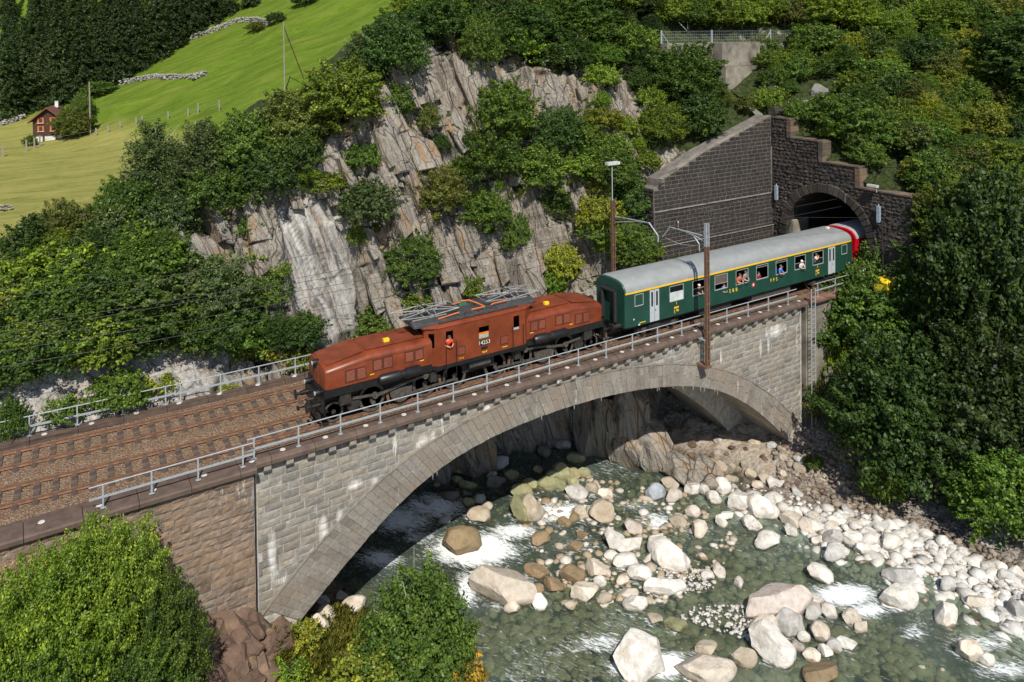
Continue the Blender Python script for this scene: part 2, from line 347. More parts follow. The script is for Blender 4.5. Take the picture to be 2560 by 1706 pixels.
# ---- ground round the river
CTRL = np.array([(-34, -3.2, -1), (-20, -3.2, -1), (-14.5, -3.2, -1.2), (-12.5, -3.4, -2.2), (-10, -3.2, -4), (-7, -3.2, -5.3), (-3.5, -3.1, -7.0), (-2, -2.6, -8.3),
 (-34, -9, -6), (-20, -8, -6), (-12, -7, -6.3), (-7, -7, -7.8), (-3, -6, -8.5), (0, -5, -8.9), (2, -8, -9.5), (-12, -14, -10), (-5, -14, -10.3), (0, -14, -10.6), (3, -11, -10.6), (-30, -20, -10), (-10, -30, -11), (0, -24, -11.2),
 (5.2, -7, -11.7), (6, -2, -11.8), (3.8, 2, -11.6), (10, 5, -11.8), (15, -5, -11.7), (20, 0, -11.7), (24, 3, -11.4), (15, 12, -11.6), (20, -12, -11.6), (25, -18, -11.6), (12, -14, -11.8), (10, -25, -11.8), (22, -30, -11.7), (12, -40, -11.8),
 (0, -1, -9.6), (1.5, 3, -10.5), (-1, 4, -9.2), (-3, 8, -7), (2, 10, -9.8), (-8, 3, -3), (-8, 8, -2), (-20, 3, -2), (-34, 5, -2),
 (26, 0, -11.1), (28, -3, -10.75), (30, -10, -10.7), (32, -18, -10.5), (29, -22, -11), (33, -3, -9.6), (32, 1, -9.9), (30, 4, -9.9), (34, 5, -9), (26, 6, -10.9), (30, 9, -9),
 (35, -8, -10.0), (37, -14, -9.7), (38, -20, -9.5), (37, -4, -8), (40, -4, -5), (42, -7, -4.5), (44, -10, -6), (46, -16, -7.6), (50, -12, -3.5), (52, -20, -6.5), (62, -28, -6), (62, -18, 0), (48, -8, -1), (45, -25, -9), (58, -38, -8), (38, -32, -9.7), (38, 0, -6.5), (42, 0, -3), (38, 6, -5), (35, 12, -6), (62, 0, 2), (48, 4, 0)], float)
def rbf(ctrl):
    A = ctrl[:, :2]; n = len(A)
    def ph(r): return r*r*np.log(r+1e-6)
    K = ph(np.linalg.norm(A[:, None]-A[None], axis=-1))+np.eye(n)*.8; Q = np.c_[np.ones(n), A]
    Mx = np.block([[K, Q], [Q.T, np.zeros((3, 3))]]); sol = np.linalg.solve(Mx, np.r_[ctrl[:, 2], 0, 0, 0])
    def f(x, y):
        q = np.stack([x.ravel(), y.ravel()], -1); out = np.zeros(len(q))
        for s0 in range(0, len(q), 20000):
            qq = q[s0:s0+20000]; out[s0:s0+20000] = ph(np.linalg.norm(qq[:, None]-A[None], axis=-1))@sol[:n]+sol[n]+qq@sol[n+1:]
        return out.reshape(x.shape)
    return f
gf = rbf(CTRL)
WATER = -10.8
gx = np.concatenate([np.arange(-34, -12, .8), np.arange(-12, 46, .24), np.arange(46, 64, .8)]); gy = np.concatenate([np.arange(-44, -22, .8), np.arange(-22, 8, .24), np.arange(8, 14.1, .6)])
GX, GY = np.meshgrid(gx, gy, indexing='ij'); GZ = gf(GX, GY)
land = np.clip((GZ-WATER+.1)/.8, 0, 1)
cc, ce = cells(GX/1.1, GY/1.1, 51); cs, cse = cells(GX/.45, GY/.45, 57)
GZ = GZ+(.12+.25*land)*fbm(GX*.5, GY*.5, 0, 4, 61)+land*(.35*(cc-.5)+.16*(cs-.5)-.12*np.exp(-(ce/.08)**2))+(1-land)*.22*(cs-.4)
GZ = np.where((GX < -3.2) & (GY > -2.9) & (GY < 6.5), np.minimum(GZ, -1.2), GZ)
GZ = np.where((GX > 34) & (GX < 60) & (GY > -2.6) & (GY < 7.2), np.minimum(GZ, -.9), GZ)
bed = np.clip((WATER+.15-GZ)/.3, 0, 1); left = np.clip((4.5-GX)/1.5, 0, 1)
grs = left*np.clip((-3.4-GY)/.8, 0, 1)*np.clip((GZ-WATER-.5)/.5, 0, 1)*np.clip((GX+1.6)/1.0, 0, 1)
grv = np.clip((GX-24)/3, 0, 1)*np.clip((-7.3-GZ)/1.5, 0, 1)*np.clip((GZ-WATER)/.3, 0, 1)*.8
V = np.stack([GX, GY, GZ], -1).reshape(-1, 3); F = grid_faces(len(gx), len(gy))
me = np_mesh('ground', V, F); fattr(me, 'bed', bed); fattr(me, 'grass', grs); fattr(me, 'gravel', grv); apr = np.clip((GX-26.5)/.8, 0, 1)*np.clip((33.6-GX)/.6, 0, 1)*np.clip((GY+3.6)/.8, 0, 1)*np.clip((5.0-GY)/.8, 0, 1)*np.clip((GZ-WATER-.1)/.3, 0, 1); fattr(me, 'apron', apr)
tag(link('river_bank', me, M['ground']), kind='structure'); bvh_of(V, F)
# ---- far meadow
ux, uy = np.array([CF[0], CF[1]])/math.hypot(CF[0], CF[1]); vx, vy = uy, -ux
def meadow_h(U, W):
    ub = 150-(W+82)*.8; q = U-ub
    return -.8+.34*(np.log1p(np.exp(np.clip(q/6, -30, 30)))*6)+.45*np.maximum(U-255, 0)
mu = np.concatenate([np.arange(70, 260, 1.4), np.arange(260, 420, 6)]); mw = np.concatenate([np.arange(-340, -180, 5.0), np.arange(-180, -14, 1.6)])
MU, MW = np.meshgrid(mu, mw, indexing='ij'); MZ = meadow_h(MU, MW)
ramp_ = np.clip((MU-(150-(MW+82)*.8))/15, 0, 1)
MZ = MZ+.5*fbm(MU*.05, MW*.05, 0, 4, 71)+.10*fbm(MU*.5, MW*.25, 0, 3, 73)+ramp_*1.2*fbm(MU*.03, MW*.06, 0, 3, 75)-ramp_*1.8*np.exp(-((MU-.9*(MW+60)-185)/4.0)**2)
V = np.stack([CAM[0]+MU*ux+MW*vx, CAM[1]+MU*uy+MW*vy, MZ], -1).reshape(-1, 3); F = grid_faces(len(mu), len(mw))
me = np_mesh('meadow', V, F, True); fattr(me, 'mown', 1-ramp_)
t = NT('meadow_grass'); wv = t.coord(); st = t.coord((1.0, 3.0, 1), rot=(0, 0, math.radians(-12)))
f1 = t.math('ADD', t.math('MULTIPLY', t.noise(st, .11, 7, .7, .8), .65), t.math('MULTIPLY', t.noise(wv, 1.6, 6, .8), .35))
mown = t.ramp(f1, [(.34, (.125, .14, .03)), (.45, (.205, .205, .05)), (.53, (.265, .25, .07)), (.66, (.33, .295, .10))])
lush = t.ramp(f1, [(.34, (.062, .094, .010)), (.44, (.083, .134, .012)), (.52, (.108, .165, .016)), (.60, (.155, .178, .03)), (.70, (.20, .175, .06))])
t.bump(t.noise(wv, 1.2, 7, .8), .5, .4)
t.done(t.mix(t.ramp(t.math('ADD', t.attr('mown'), t.math('MULTIPLY', t.math('SUBTRACT', t.noise(wv, .12, 4), .5), .5)), [(.25, (0, 0, 0)), (.8, (1, 1, 1))]), lush, mown), .95, spec=.1)
tag(link('meadow', me, t.mat), kind='structure'); bvh_of(V, F)
# ---- picking helpers: where does the view line through a photo point meet the land
def ray_dir(px, py): return CF+CR*(px-1280)/FPX+CU*(CYPX-py)/FPX
def depth(p): return float((np.asarray(p)-CAM)@CF)
def hit(px, py, which=None):
    d = ray_dir(px, py); L = np.linalg.norm(d); best = None
    for i, b in enumerate(BV):
        if which is not None and i not in which: continue
        r = b.ray_cast(Vector(CAM), Vector(d/L))
        if r[0] is not None and (best is None or r[3] < best[1]): best = (r[0], r[3])
    return best[0] if best else None
def onz(px, py, z): d = ray_dir(px, py); return CAM+d*((z-CAM[2])/d[2])
def ony(px, py, y): d = ray_dir(px, py); return CAM+d*((y-CAM[1])/d[1])
def onx(px, py, x): d = ray_dir(px, py); return CAM+d*((x-CAM[0])/d[0])
def drop(x, y, z0=60):
    best = None
    for b in BV:
        r = b.ray_cast(Vector((x, y, z0)), Vector((0, 0, -1)))
        if r[0] is not None and (best is None or r[0].z > best.z): best = r[0]
    return best

# ---- single slabs of rock standing out of the cliff face
cliff_o = bpy.data.objects['cliff']
def rock_slab(P, wd, ht, dp, rg, par):
    z = P[2]; ly = .30+rg.uniform(-.10, .08); up = np.array([-.30+rg.uniform(-.08, .08), ly, 1.0]); up /= np.linalg.norm(up); rt = np.array([1.0, rg.uniform(-.35, .35), .04]); rt /= np.linalg.norm(rt)
    n = np.cross(rt, up); n /= np.linalg.norm(n); n = n if n[1] < 0 else -n
    a = wd/2; L = [(-a*rg.uniform(.75, 1.1), -ht*.5), (a*rg.uniform(.6, 1.1), -ht*.5+rg.uniform(-.3, .5)), (a*rg.uniform(.85, 1.15), rg.uniform(-.2, .2)*ht), (a*rg.uniform(.7, 1.05), ht*rg.uniform(.2, .42)), (a*rg.uniform(-.1, .6), ht*rg.uniform(.40, .55)), (-a*rg.uniform(.5, 1.0), ht*rg.uniform(.25, .45)), (-a*rg.uniform(.85, 1.1), rg.uniform(-.2, .2)*ht)]
    tx, ty = rg.uniform(-.16, .16), rg.uniform(-.06, .02); P = np.array(P); V = []
    for u_, v_ in L: V.append(P+rt*u_+up*v_-n*1.2)
    for u_, v_ in L: V.append(P+rt*u_+up*v_+n*(dp+tx*u_+ty*v_))
    for u_, v_ in L: V.append(P+rt*u_*.86+up*(v_*.95)+n*(dp+.10+tx*u_+ty*v_+rg.uniform(-.04, .04)))
    k = len(L); F = [(i, (i+1) % k, k+(i+1) % k, k+i) for i in range(k)]+[(k+i, k+(i+1) % k, 2*k+(i+1) % k, 2*k+i) for i in range(k)]
    c = sum(V[2*k:])/k+n*rg.uniform(0, .08); V.append(c); F += [(2*k+i, 2*k+(i+1) % k, 3*k) for i in range(k)]
    me = bpy.data.meshes.new('rock_slab'); me.from_pydata([tuple(map(float, q)) for q in V], [], F); bm = bmesh.new(); bm.from_mesh(me); bmesh.ops.recalc_face_normals(bm, faces=bm.faces); bm.to_mesh(me); bm.free()
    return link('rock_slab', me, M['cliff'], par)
srg = random.Random(64)
SLABS = [([(390, 540), (600, 420), (650, 560), (620, 700), (560, 780), (430, 740)], 26, .7), ([(850, 260), (960, 100), (1120, 120), (1130, 260), (960, 420), (880, 520)], 44, 1.0), ([(830, 560), (1000, 480), (1240, 520), (1240, 680), (900, 740), (840, 700)], 40, .8), ([(1290, 230), (1340, 180), (1500, 180), (1500, 330), (1330, 600), (1250, 560)], 34, .8), ([(640, 430), (700, 400), (760, 330), (880, 260), (830, 420)], 16, .7)]
for poly_, n_, sz in SLABS:
    xs_ = [p[0] for p in poly_]; ys_ = [p[1] for p in poly_]; k = 0; tr_ = 0
    while k < n_ and tr_ < 4000:
        tr_ += 1; x_, y_ = srg.uniform(min(xs_), max(xs_)), srg.uniform(min(ys_), max(ys_)); ins = False
        for i_ in range(len(poly_)):
            (xa, ya), (xb, yb) = poly_[i_], poly_[i_-1]
            if (ya > y_) != (yb > y_) and x_ < (xb-xa)*(y_-ya)/(yb-ya)+xa: ins = not ins
        if not ins: continue
        q = hit(x_*S, y_*S, (0,))
        if q is None: continue
        rock_slab(q, srg.uniform(.5, 1.7)*sz, srg.uniform(1.6, 5.0)*sz, srg.uniform(.05, .55), srg, cliff_o); k += 1
# ================================================================ stone work
def stone_mat(name, cols, lime=0.0, world_scale=1.0, warm=None, rough=.92, streaks=()):
    t = NT(name); pos = t.n('ShaderNodeNewGeometry').outputs['Position']; r = t.objrand(); isl = t.island()
    rr = t.math('FRACT', t.math('ADD', r, isl))
    base = t.ramp(rr, [(i/(len(cols)-1), c) for i, c in enumerate(cols)])
    n1 = t.math('ADD', t.math('MULTIPLY', t.noise(pos, 6, 7, .7), .6), t.math('MULTIPLY', t.noise(pos, .8, 5, .65), .4)); n2 = t.noise(pos, .5, 4)
    base = t.mix(.75, base, t.ramp(n1, [(.34, (.40, .39, .37)), (.64, (1.35, 1.34, 1.32))]), 'MULTIPLY')
    if warm: base = t.mix(t.ramp(n2, [(.45, (0, 0, 0)), (.65, (.6, .6, .6))]), base, warm)
    if lime > 0:
        mp = t.n('ShaderNodeMapping', i_Vector=pos); mp.inputs['Scale'].default_value = (1.5, 1.5, .22)
        m = t.ramp(t.noise(mp.outputs[0], 1.1, 6, .7), [(.62, (0, 0, 0)), (.70, (lime, lime, lime))])
        sx = t.n('ShaderNodeSeparateXYZ', i_0=pos)
        for (x0, z0, wdt, hgt) in streaks:
            a = t.math('POWER', t.math('DIVIDE', t.math('SUBTRACT', sx.outputs[0], x0), wdt), 2.0)
            b = t.math('POWER', t.math('DIVIDE', t.math('SUBTRACT', sx.outputs[2], z0), hgt), 2.0)
            e = t.math('SUBTRACT', t.math('SUBTRACT', 1.9, t.math('ADD', a, b)), t.math('MULTIPLY', t.noise(mp.outputs[0], 3, 6, .7), 2.2), True)
            m = t.math('MAXIMUM', m, t.math('MULTIPLY', e, .85, True))
        base = t.mix(m, base, (.74, .73, .70))
    t.bump(t.noise(pos, 9, 7, .75), .6, .05)
    return t.done(base, rough, spec=.25)
STREAK = [(-2.75, -4.7, .30, 1.5), (-.35, -4.35, .28, .9), (.45, -4.0, .22, .7), (2.2, -3.1, .24, .8), (1.2, -2.6, .5, .3), (4.9, -1.5, .55, .35), (4.6, -1.8, .2, .7), (5.4, -1.7, .2, .6), (26.2, -2.1, .10, .6), (30.0, -2.4, .18, .9), (30.8, -2.2, .18, .8), (31.6, -1.5, 1.3, .5), (8.6, -.9, .3, .3)]
M['bridge_stone'] = stone_mat('bridge_stone', [(.17, .16, .145), (.235, .225, .205), (.29, .275, .25), (.20, .195, .185), (.33, .30, .255), (.25, .225, .19)], .9, warm=(.25, .215, .17), streaks=STREAK)
M['ring_stone'] = stone_mat('ring_stone', [(.18, .165, .145), (.25, .23, .20), (.225, .21, .19), (.285, .265, .235), (.21, .185, .155)], .75, warm=(.24, .195, .15))
M['brown_stone'] = stone_mat('brown_stone', [(.15, .11, .08), (.22, .165, .12), (.28, .205, .15), (.19, .15, .12), (.24, .19, .15)], .55, warm=(.30, .20, .13))
M['wall_brick'] = stone_mat('wall_brick', [(.028, .025, .024), (.037, .033, .031), (.046, .040, .037), (.033, .031, .030)], .06, warm=(.050, .040, .035))
M['portal_stone'] = stone_mat('portal_stone', [(.026, .024, .023), (.044, .040, .037), (.068, .059, .051), (.036, .033, .031), (.095, .08, .066)], .16, warm=(.08, .06, .045))
M['mortar'] = plain('mortar', (.40, .37, .33), .95, var=.35, scale=3)
M['mortar_dark'] = plain('mortar_dark', (.22, .20, .18), .95, var=.4, scale=3)
M['mortar_black'] = plain('mortar_black', (.055, .05, .046), .95, var=.6, scale=2)
M['soffit'] = plain('soffit_concrete', (.33, .30, .25), .9, var=.4, scale=.9)
M['coping'] = plain('coping_stone', (.098, .066, .050), .75, var=.3, scale=2.5, bump=.2)
M['coping_rust'] = plain('coping_rusty', (.17, .09, .065), .8, var=.5, scale=2.5)
M['plaster'] = plain('plaster_patch', (.55, .52, .48), .9)
M['galv'] = plain('galvanised_steel', (.42, .46, .49), .5, .35, .15, 12)
M['rust'] = plain('rusty_steel', (.17, .095, .06), .75, .2, .35, 8)
M['railhead'] = plain('rail_steel', (.27, .155, .10), .45, .4, .3, 4)
M['sleeper'] = plain('sleeper_steel', (.095, .066, .05), .85, .0, .55, 3)
M['black'] = plain('black_paint', (.012, .012, .013), .38, 0, .3, 5)
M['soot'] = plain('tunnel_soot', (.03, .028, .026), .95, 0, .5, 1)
M['concrete'] = plain('weathered_concrete', (.20, .18, .145), .9, 0, .55, .9, .2)
def block_mesh(seed, bulge=.18, cham=.06, n=4, edge=.34):
    rg = random.Random(seed); V = []; F = []
    g = np.linspace(-.5, .5, n)
    for i in range(n):
        for j in range(n):
            bd = i in (0, n-1) or j in (0, n-1)
            x, z = g[i], g[j]
            y = -.5+(edge if bd else 0)+rg.uniform(-bulge, bulge)*(0.4 if bd else 1)
            V.append((x*(1-cham*.3*rg.random() if bd else 1)+(0 if bd else rg.uniform(-.05, .05)), y, z*(1-cham*rg.random() if bd else 1)+(0 if bd else rg.uniform(-.05, .05))))
    for i in range(n-1):
        for j in range(n-1): F.append((i*n+j, (i+1)*n+j, (i+1)*n+j+1, i*n+j+1))
    b = len(V); V += [(-.5, .5, -.5), (.5, .5, -.5), (.5, .5, .5), (-.5, .5, .5)]
    c = [0, (n-1)*n, n*n-1, n-1]
    e = [[i*n for i in range(n)], [(n-1)*n+j for j in range(n)], [i*n+n-1 for i in range(n-1, -1, -1)], [j for j in range(n-1, -1, -1)]]
    q = [(b, b+1), (b+1, b+2), (b+2, b+3), (b+3, b)]
    for ed, (p0, p1) in zip(e, q): F.append(tuple(reversed(ed))+(p0, p1))
    me = bpy.data.meshes.new('stone'); me.from_pydata(V, [], F); me.update()
    return me
def variants(n, mat, seed, **k):
    out = []
    for i in range(n):
        me = block_mesh(seed+i, **k); me.materials.append(mat); out.append(me)
    return out
class Masonry:                                     # lays blocks; the first `most` (largest in view) are parts, the rest one part of kind stuff
    def __init__(s, parent, name, meshes, most=300, rz=0.0, seed=1): s.p, s.n, s.me, s.most, s.rz, s.items, s.rg = parent, name, meshes, most, rz, [], random.Random(seed)
    def put(s, c, L, D, H, rot=0.0): s.items.append((Vector(c), L, D, H, rot))
    def flush(s):
        s.items.sort(key=lambda q: -q[1]*q[3]/depth(q[0])**2)
        for c, L, D, H, rot in s.items[:s.most]:
            o = bpy.data.objects.new(s.n, s.rg.choice(s.me)); COL.objects.link(o); o.parent = s.p
            o.location = c; o.scale = (L, D, H); o.rotation_euler = (0, rot, s.rz)
        rest = s.items[s.most:]
        if rest:
            V, F = [], []
            for c, L, D, H, rot in rest:
                me = s.rg.choice(s.me); Mx = Matrix.Translation(c) @ Matrix.Rotation(s.rz, 4, 'Z') @ Matrix.Rotation(rot, 4, 'Y') @ Matrix.Diagonal((L, D, H, 1))
                b = len(V); V += [tuple(Mx @ v.co) for v in me.vertices]; F += [tuple(i+b for i in p.vertices) for p in me.polygons]
            me = bpy.data.meshes.new(s.n); me.from_pydata(V, [], F); me.update()
            tag(link('small_'+s.n, me, s.me[0].materials[0], s.p), kind='stuff')
# ---- the bridge
ycurve = lambda x: (x-4)**2/440.0 if x < 4 else 0.0
IN = np.array([(-3.4, -10.2), (-1.52, -8.08), (1.95, -5.32), (5.51, -3.31), (10.81, -2.27), (16.9, -2.27), (21.37, -2.85), (25.91, -4.25), (29.62, -6.6), (32.71, -9.41), (33.8, -10.6)])
EX = np.array([(-5.0, -8.9), (-3.1, -6.94), (-.43, -4.69), (3.13, -2.47), (8.1, -1.0), (13.77, -.62), (20.31, -1.2), (24.75, -2.31), (29.64, -4.78), (33.64, -8.23), (35.0, -9.7)])
def smooth_curve(P, n):
    d = np.r_[0, np.cumsum(np.linalg.norm(np.diff(P, axis=0), axis=1))]; k = len(P)
    A = np.zeros((k, k)); h = np.diff(d); A[0, 0] = A[-1, -1] = 1; R = np.zeros((k, 2))
    for i in range(1, k-1):
        A[i, i-1:i+2] = h[i-1], 2*(h[i-1]+h[i]), h[i]; R[i] = 6*((P[i+1]-P[i])/h[i]-(P[i]-P[i-1])/h[i-1])
    m = np.linalg.solve(A, R); s = np.linspace(0, d[-1], n); out = []
    for q in s:
        i = min(np.searchsorted(d, q, side='right')-1, k-2); a, b = (d[i+1]-q)/h[i], (q-d[i])/h[i]
        out.append(a*P[i]+b*P[i+1]+((a**3-a)*m[i]+(b**3-b)*m[i+1])*h[i]**2/6)
    return np.array(out)
inC, exC = smooth_curve(IN, 240), smooth_curve(EX, 240)
YF = -2.30
bridge = thing('arch_bridge', 'grey stone arch bridge carrying two railway tracks over the river', 'bridge')
def body(name, y0, y1, dx, dz):
    pts = [(x+dx, z+dz) for x, z in inC]; pts = [(x, z) for x, z in pts]
    poly = [(-3.45, -.3)]+[(-3.45, pts[0][1])]+[p for p in pts if p[0] > -3.4 and p[0] < 34.2]+[(34.25, -10.6), (34.25, -.3)]
    b = MB(); b.prism(poly, 'y', y0, y1)
    me = b.mesh(name); o = link(name, me, [M['mortar'], M['soffit']], bridge)
    for p in me.polygons: p.material_index = 0 if abs(p.normal.y) > .7 else 1
    return o
body('arch_barrel', YF+.03, 1.7, 0, 0); body('arch_barrel', 1.703, 5.6, -1.8, -.35)
ms = Masonry(bridge, 'wall_stone', variants(9, M['bridge_stone'], 100, bulge=.10, cham=.05, edge=.24), 300, 0, 3)
rg = random.Random(5)
z = -.34; row = 0
while z > -9.2:
    h = rg.choice((.33, .36, .38, .40)); x = -3.40-rg.random()*.5 if row % 2 else -3.40
    while x < 34.1:
        L = rg.uniform(.62, 1.12); x1 = min(x+L, 34.15); x0 = max(x, -3.38)
        zi = np.interp((x0+x1)/2, exC[:, 0], exC[:, 1])
        if x1-x0 > .2 and z-h*.2 > zi-.35: ms.put(((x0+x1)/2, YF+.045+rg.uniform(-.008, .008), z-h/2), x1-x0-.024, .09, h-.022)
        x += L
    z -= h; row += 1
ms.flush()
# voussoirs: radial cuts between intrados and extrados
nv = 108
iV, eV = smooth_curve(IN[1:-1], nv+1), smooth_curve(EX[1:-1], nv+1)
for k in range(nv):
    a0, a1, b0, b1 = iV[k], iV[k+1], eV[k], eV[k+1]
    cuts = [0, rg.uniform(.38, .62), 1] if rg.random() < .8 else [0, 1]
    if k < 14 or k > nv-12: cuts = [0, rg.uniform(.25, .4), rg.uniform(.6, .75), 1]
    for c0, c1 in zip(cuts[:-1], cuts[1:]):
        P = [a0+(b0-a0)*c0, a1+(b1-a1)*c0, a1+(b1-a1)*c1, a0+(b0-a0)*c1]; ctr = sum(P)/4; dpt = rg.uniform(-.02, .02)
        P = [p+(ctr-p)*.013 for p in P]; Q = [p+(ctr-p)*.055 for p in P]
        b = MB(); b.loft([[(p[0], YF+.25, p[1]) for p in P], [(p[0], YF-.045+dpt, p[1]) for p in P], [(p[0], YF-.062+dpt+rg.uniform(-.01, .01), p[1]) for p in Q]])
        b.build('voussoir', M['ring_stone'], bridge)
b = MB()
for k in range(0, 239): b.loft([[(exC[q][0], YF-.10, exC[q][1]+.03), (exC[q][0], YF-.10, exC[q][1]-.05), (exC[q][0], YF, exC[q][1]-.05), (exC[q][0], YF, exC[q][1]+.03)] for q in (k, k+1)], caps=False)
b.build('arch_moulding', M['ring_stone'], bridge)
# lime drips under the ring
lime = plain('lime', (.75, .75, .72))
for k in range(14):
    x = rg.choice((rg.uniform(11, 17), rg.uniform(3, 6), rg.uniform(20, 26))); zz = np.interp(x, inC[:, 0], inC[:, 1])
    MB().cyl((x, YF-.02, zz+.05), (x, YF-.02, zz-rg.uniform(.08, .28)), .014, .003, 5).build('lime_drip', lime, bridge)
def coping_poly(dy=0.0): return [(-1.86, .05), (-2.42, .05), (-2.56+dy, -.03), (-2.62+dy, -.10), (-2.62+dy, -.26), (-2.56+dy, -.29), (-1.86, -.29)]
spot = MB(); spot.lathe([(.0, 0), (.13, .0), (.12, .012), (0, .013)], (0, 0, .05), 'z', 12); spot_me = spot.mesh('plaster_spot'); spot_me.materials.append(M['plaster'])
def coping(x0, x1, parent, dy=0.0, mat='coping', step=2.015, spots=True, sign=1, yc=None):
    x = x0
    while x < x1-.05:
        e = min(x+step, x1); b = MB()
        if yc is None: b.prism([(y, z) for y, z in coping_poly(dy)], 'x', x+.012, e-.012)
        else:
            for q in (x, (x+e)/2):
                q1 = (x+e)/2 if q == x else e
                b.loft([[(X, yc(X)+(-(y+2.3)), z) for y, z in coping_poly(0)] for X in (q+(.012 if q == x else 0), q1-(.012 if q1 == e else 0))])
        o = b.build('coping_slab', M[mat], parent)
        if spots:
            s = link('plaster_spot', spot_me, None, o, (x+step*.30, (-2.2+dy*.6) if yc is None else yc(x+.6)-.1, .0))
        x = e
coping(-3.505, -2.78, bridge, spots=False); coping(-2.78, 34.6, bridge)
cb = [MB().prism([(YF+.05, 0), (YF-.22, 0), (YF-.25, -.04), (YF-.25, -.22), (YF-.17, -.34), (YF+.05, -.38)], 'x', -.16, .16).mesh('corbel') for _ in range(1)][0]
cb.materials.append(M['bridge_stone'])
for k in range(37): link('corbel', cb, None, bridge, (-2.95+k*1.0075, 0, -.293))
# ---- abutment beside the joint
abut = thing('abutment_wall', 'brown rubble stone abutment wall beside the dark joint', 'wall')
AF = -2.82
MB().box(-34, -3.62, AF+.03, 5.4, -9, -.3).build('backing', M['mortar_dark'], abut)
ma = Masonry(abut, 'rubble_stone', variants(9, M['brown_stone'], 300, bulge=.16, cham=.12, edge=.2), 300, 0, 8)
z = -.32; row = 0
while z > -8.6:
    h = rg.uniform(.28, .46); x = -14-rg.random()*.4
    while x < -3.64:
        L = rg.uniform(.32, .85); x1 = min(x+L, -3.63)
        if x1-x > .15: ma.put(((x+x1)/2, AF+.04+rg.uniform(-.02, .02), z-h/2+rg.uniform(-.02, .02)), x1-x-.03, .12, h-.03, rg.uniform(-.02, .02))
        x += L
    z -= h
ma.flush()
coping(-14.3, -3.52, abut, -.40)
tag(MB().box(-3.62, -3.45, -2.1, 5, -9, -.31).build('joint_filler', M['soot'], bridge))
rab = thing('pier_wall', 'pale concrete and stone pier wall behind the trees at the tunnel end', 'wall')
MB().box(34.75, 41.9, -2.28, 6.4, -10, -.3).build('backing', M['concrete'], rab)
coping(35.0, 41.8, rab, 0.0, 'coping_rust', 2.3, False)
# ---- ballast and tracks
xs = np.concatenate([np.arange(-34, -15, 1.0), np.arange(-15, 45, .22), np.arange(45, 70, 1.5)])
offs = np.array([-2.3, -1.9, -1.55, -1.2, -.9, -.6, -.3, 0, .3, .6, .9, 1.2, 1.5, 1.8, 2.1, 2.4, 2.7, 3.0, 3.3, 3.6, 3.9, 4.2, 4.5, 4.8, 5.1, 5.4])
prof = np.interp(offs, [-2.3, -1.9, -1.5, -1, 1.0, 1.6, 2.2, 4.5, 5, 5.4], [-.16, -.16, -.15, -.20, -.20, -.13, -.20, -.20, -.16, -.18])
BX, BO = np.meshgrid(xs, offs, indexing='ij'); BY = BO+np.array([ycurve(x) for x in xs])[:, None]
BY[:, 0] = np.where(xs < -3.5, -3.0, -2.2)
BZ = prof[None, :]+.035*fbm(BX*1.7, BY*1.7, 0, 3, 91)
Vb = np.stack([BX, BY, BZ], -1).reshape(-1, 3)
t = NT('ballast'); v = t.coord(); vo = t.n('ShaderNodeTexVoronoi', i_Vector=v, i_Scale=16.0)
sp = t.n('ShaderNodeSeparateColor', i_0=vo.outputs['Color']).outputs[0]
c = t.ramp(sp, [(0, (.16, .11, .075)), (.4, (.30, .22, .155)), (.75, (.42, .33, .25)), (1, (.62, .55, .46))])
c = t.mix(t.ramp(vo.outputs['Distance'], [(.4, (0, 0, 0)), (.8, (.7, .7, .7))]), c, (.06, .043, .03))
c = t.mix(t.math('MULTIPLY', t.noise(v, .9, 5, .7), .85), c, (.25, .15, .085)); c = t.mix(1.0, c, (.88, .84, .80), 'MULTIPLY')
t.bump(t.math('MULTIPLY', vo.outputs['Distance'], -1.0), .9, .08)
M['ballast'] = t.done(c, .95, spec=.2)
tag(link('ballast', np_mesh('ballast', Vb, grid_faces(len(xs), len(offs))), M['ballast']), 'brown gravel track ballast', kind='stuff')
# gravel shoulder spilling down the embankment on the near side
ex = np.arange(-34, -11.0, .3); et = np.linspace(0, 1, 12); EXg, ET = np.meshgrid(ex, et, indexing='ij')
EY = -1.6+np.array([ycurve(x) for x in ex])[:, None]-3.6*ET; EZ = -.12-.2*ET-1.9*ET**1.5+.06*fbm(EXg*2, EY*2, 0, 3, 95)
EZ = np.where((EXg > -11.8), EZ-.4, EZ)
tag(link('embankment', np_mesh('embankment', np.stack([EXg, EY, EZ], -1).reshape(-1, 3), grid_faces(len(ex), len(et))), M['ballast']), kind='structure')
slp = MB().box(-.125, .125, -1.10, 1.10, -.26, -.148); slp.box(-.09, .09, -.90, -.62, -.147, -.115); slp.box(-.09, .09, .62, .90, -.147, -.115)
slp_me = slp.mesh('sleeper'); slp_me.materials.append(M['sleeper'])
def track(yc, label, x1):
    tr = thing('railway_track', label, 'track', group='railway tracks')
    xx = list(np.arange(-34, 4.1, 1.0))+[x1]
    for s in (-1, 1):
        b = MB()
        pr = [(-.075, -.035), (.075, -.035), (.075, -.015), (.016, 0.0), (.016, .07), (.04, .08), (.04, .115), (-.04, .115), (-.04, .08), (-.016, .07), (-.016, 0), (-.075, -.015)]
        b.loft([[(x, yc+ycurve(x)+s*.752+u, w-.115) for u, w in pr] for x in xx])
        b.build('rail', M['railhead'], tr)
    x = -16.0
    while x < min(x1, 44):
        o = link('sleeper', slp_me, None, tr, (x, yc+ycurve(x), 0)); o.rotation_euler = (0, 0, -(x+2 < 4)*math.atan((4-x)/220)+rg.uniform(-.015, .015)); x += .70
    return tr
track(0.0, 'railway track on which the brown locomotive and green coach stand', 60)
track(3.38, 'empty railway track beside the cliff, behind the train', 60)
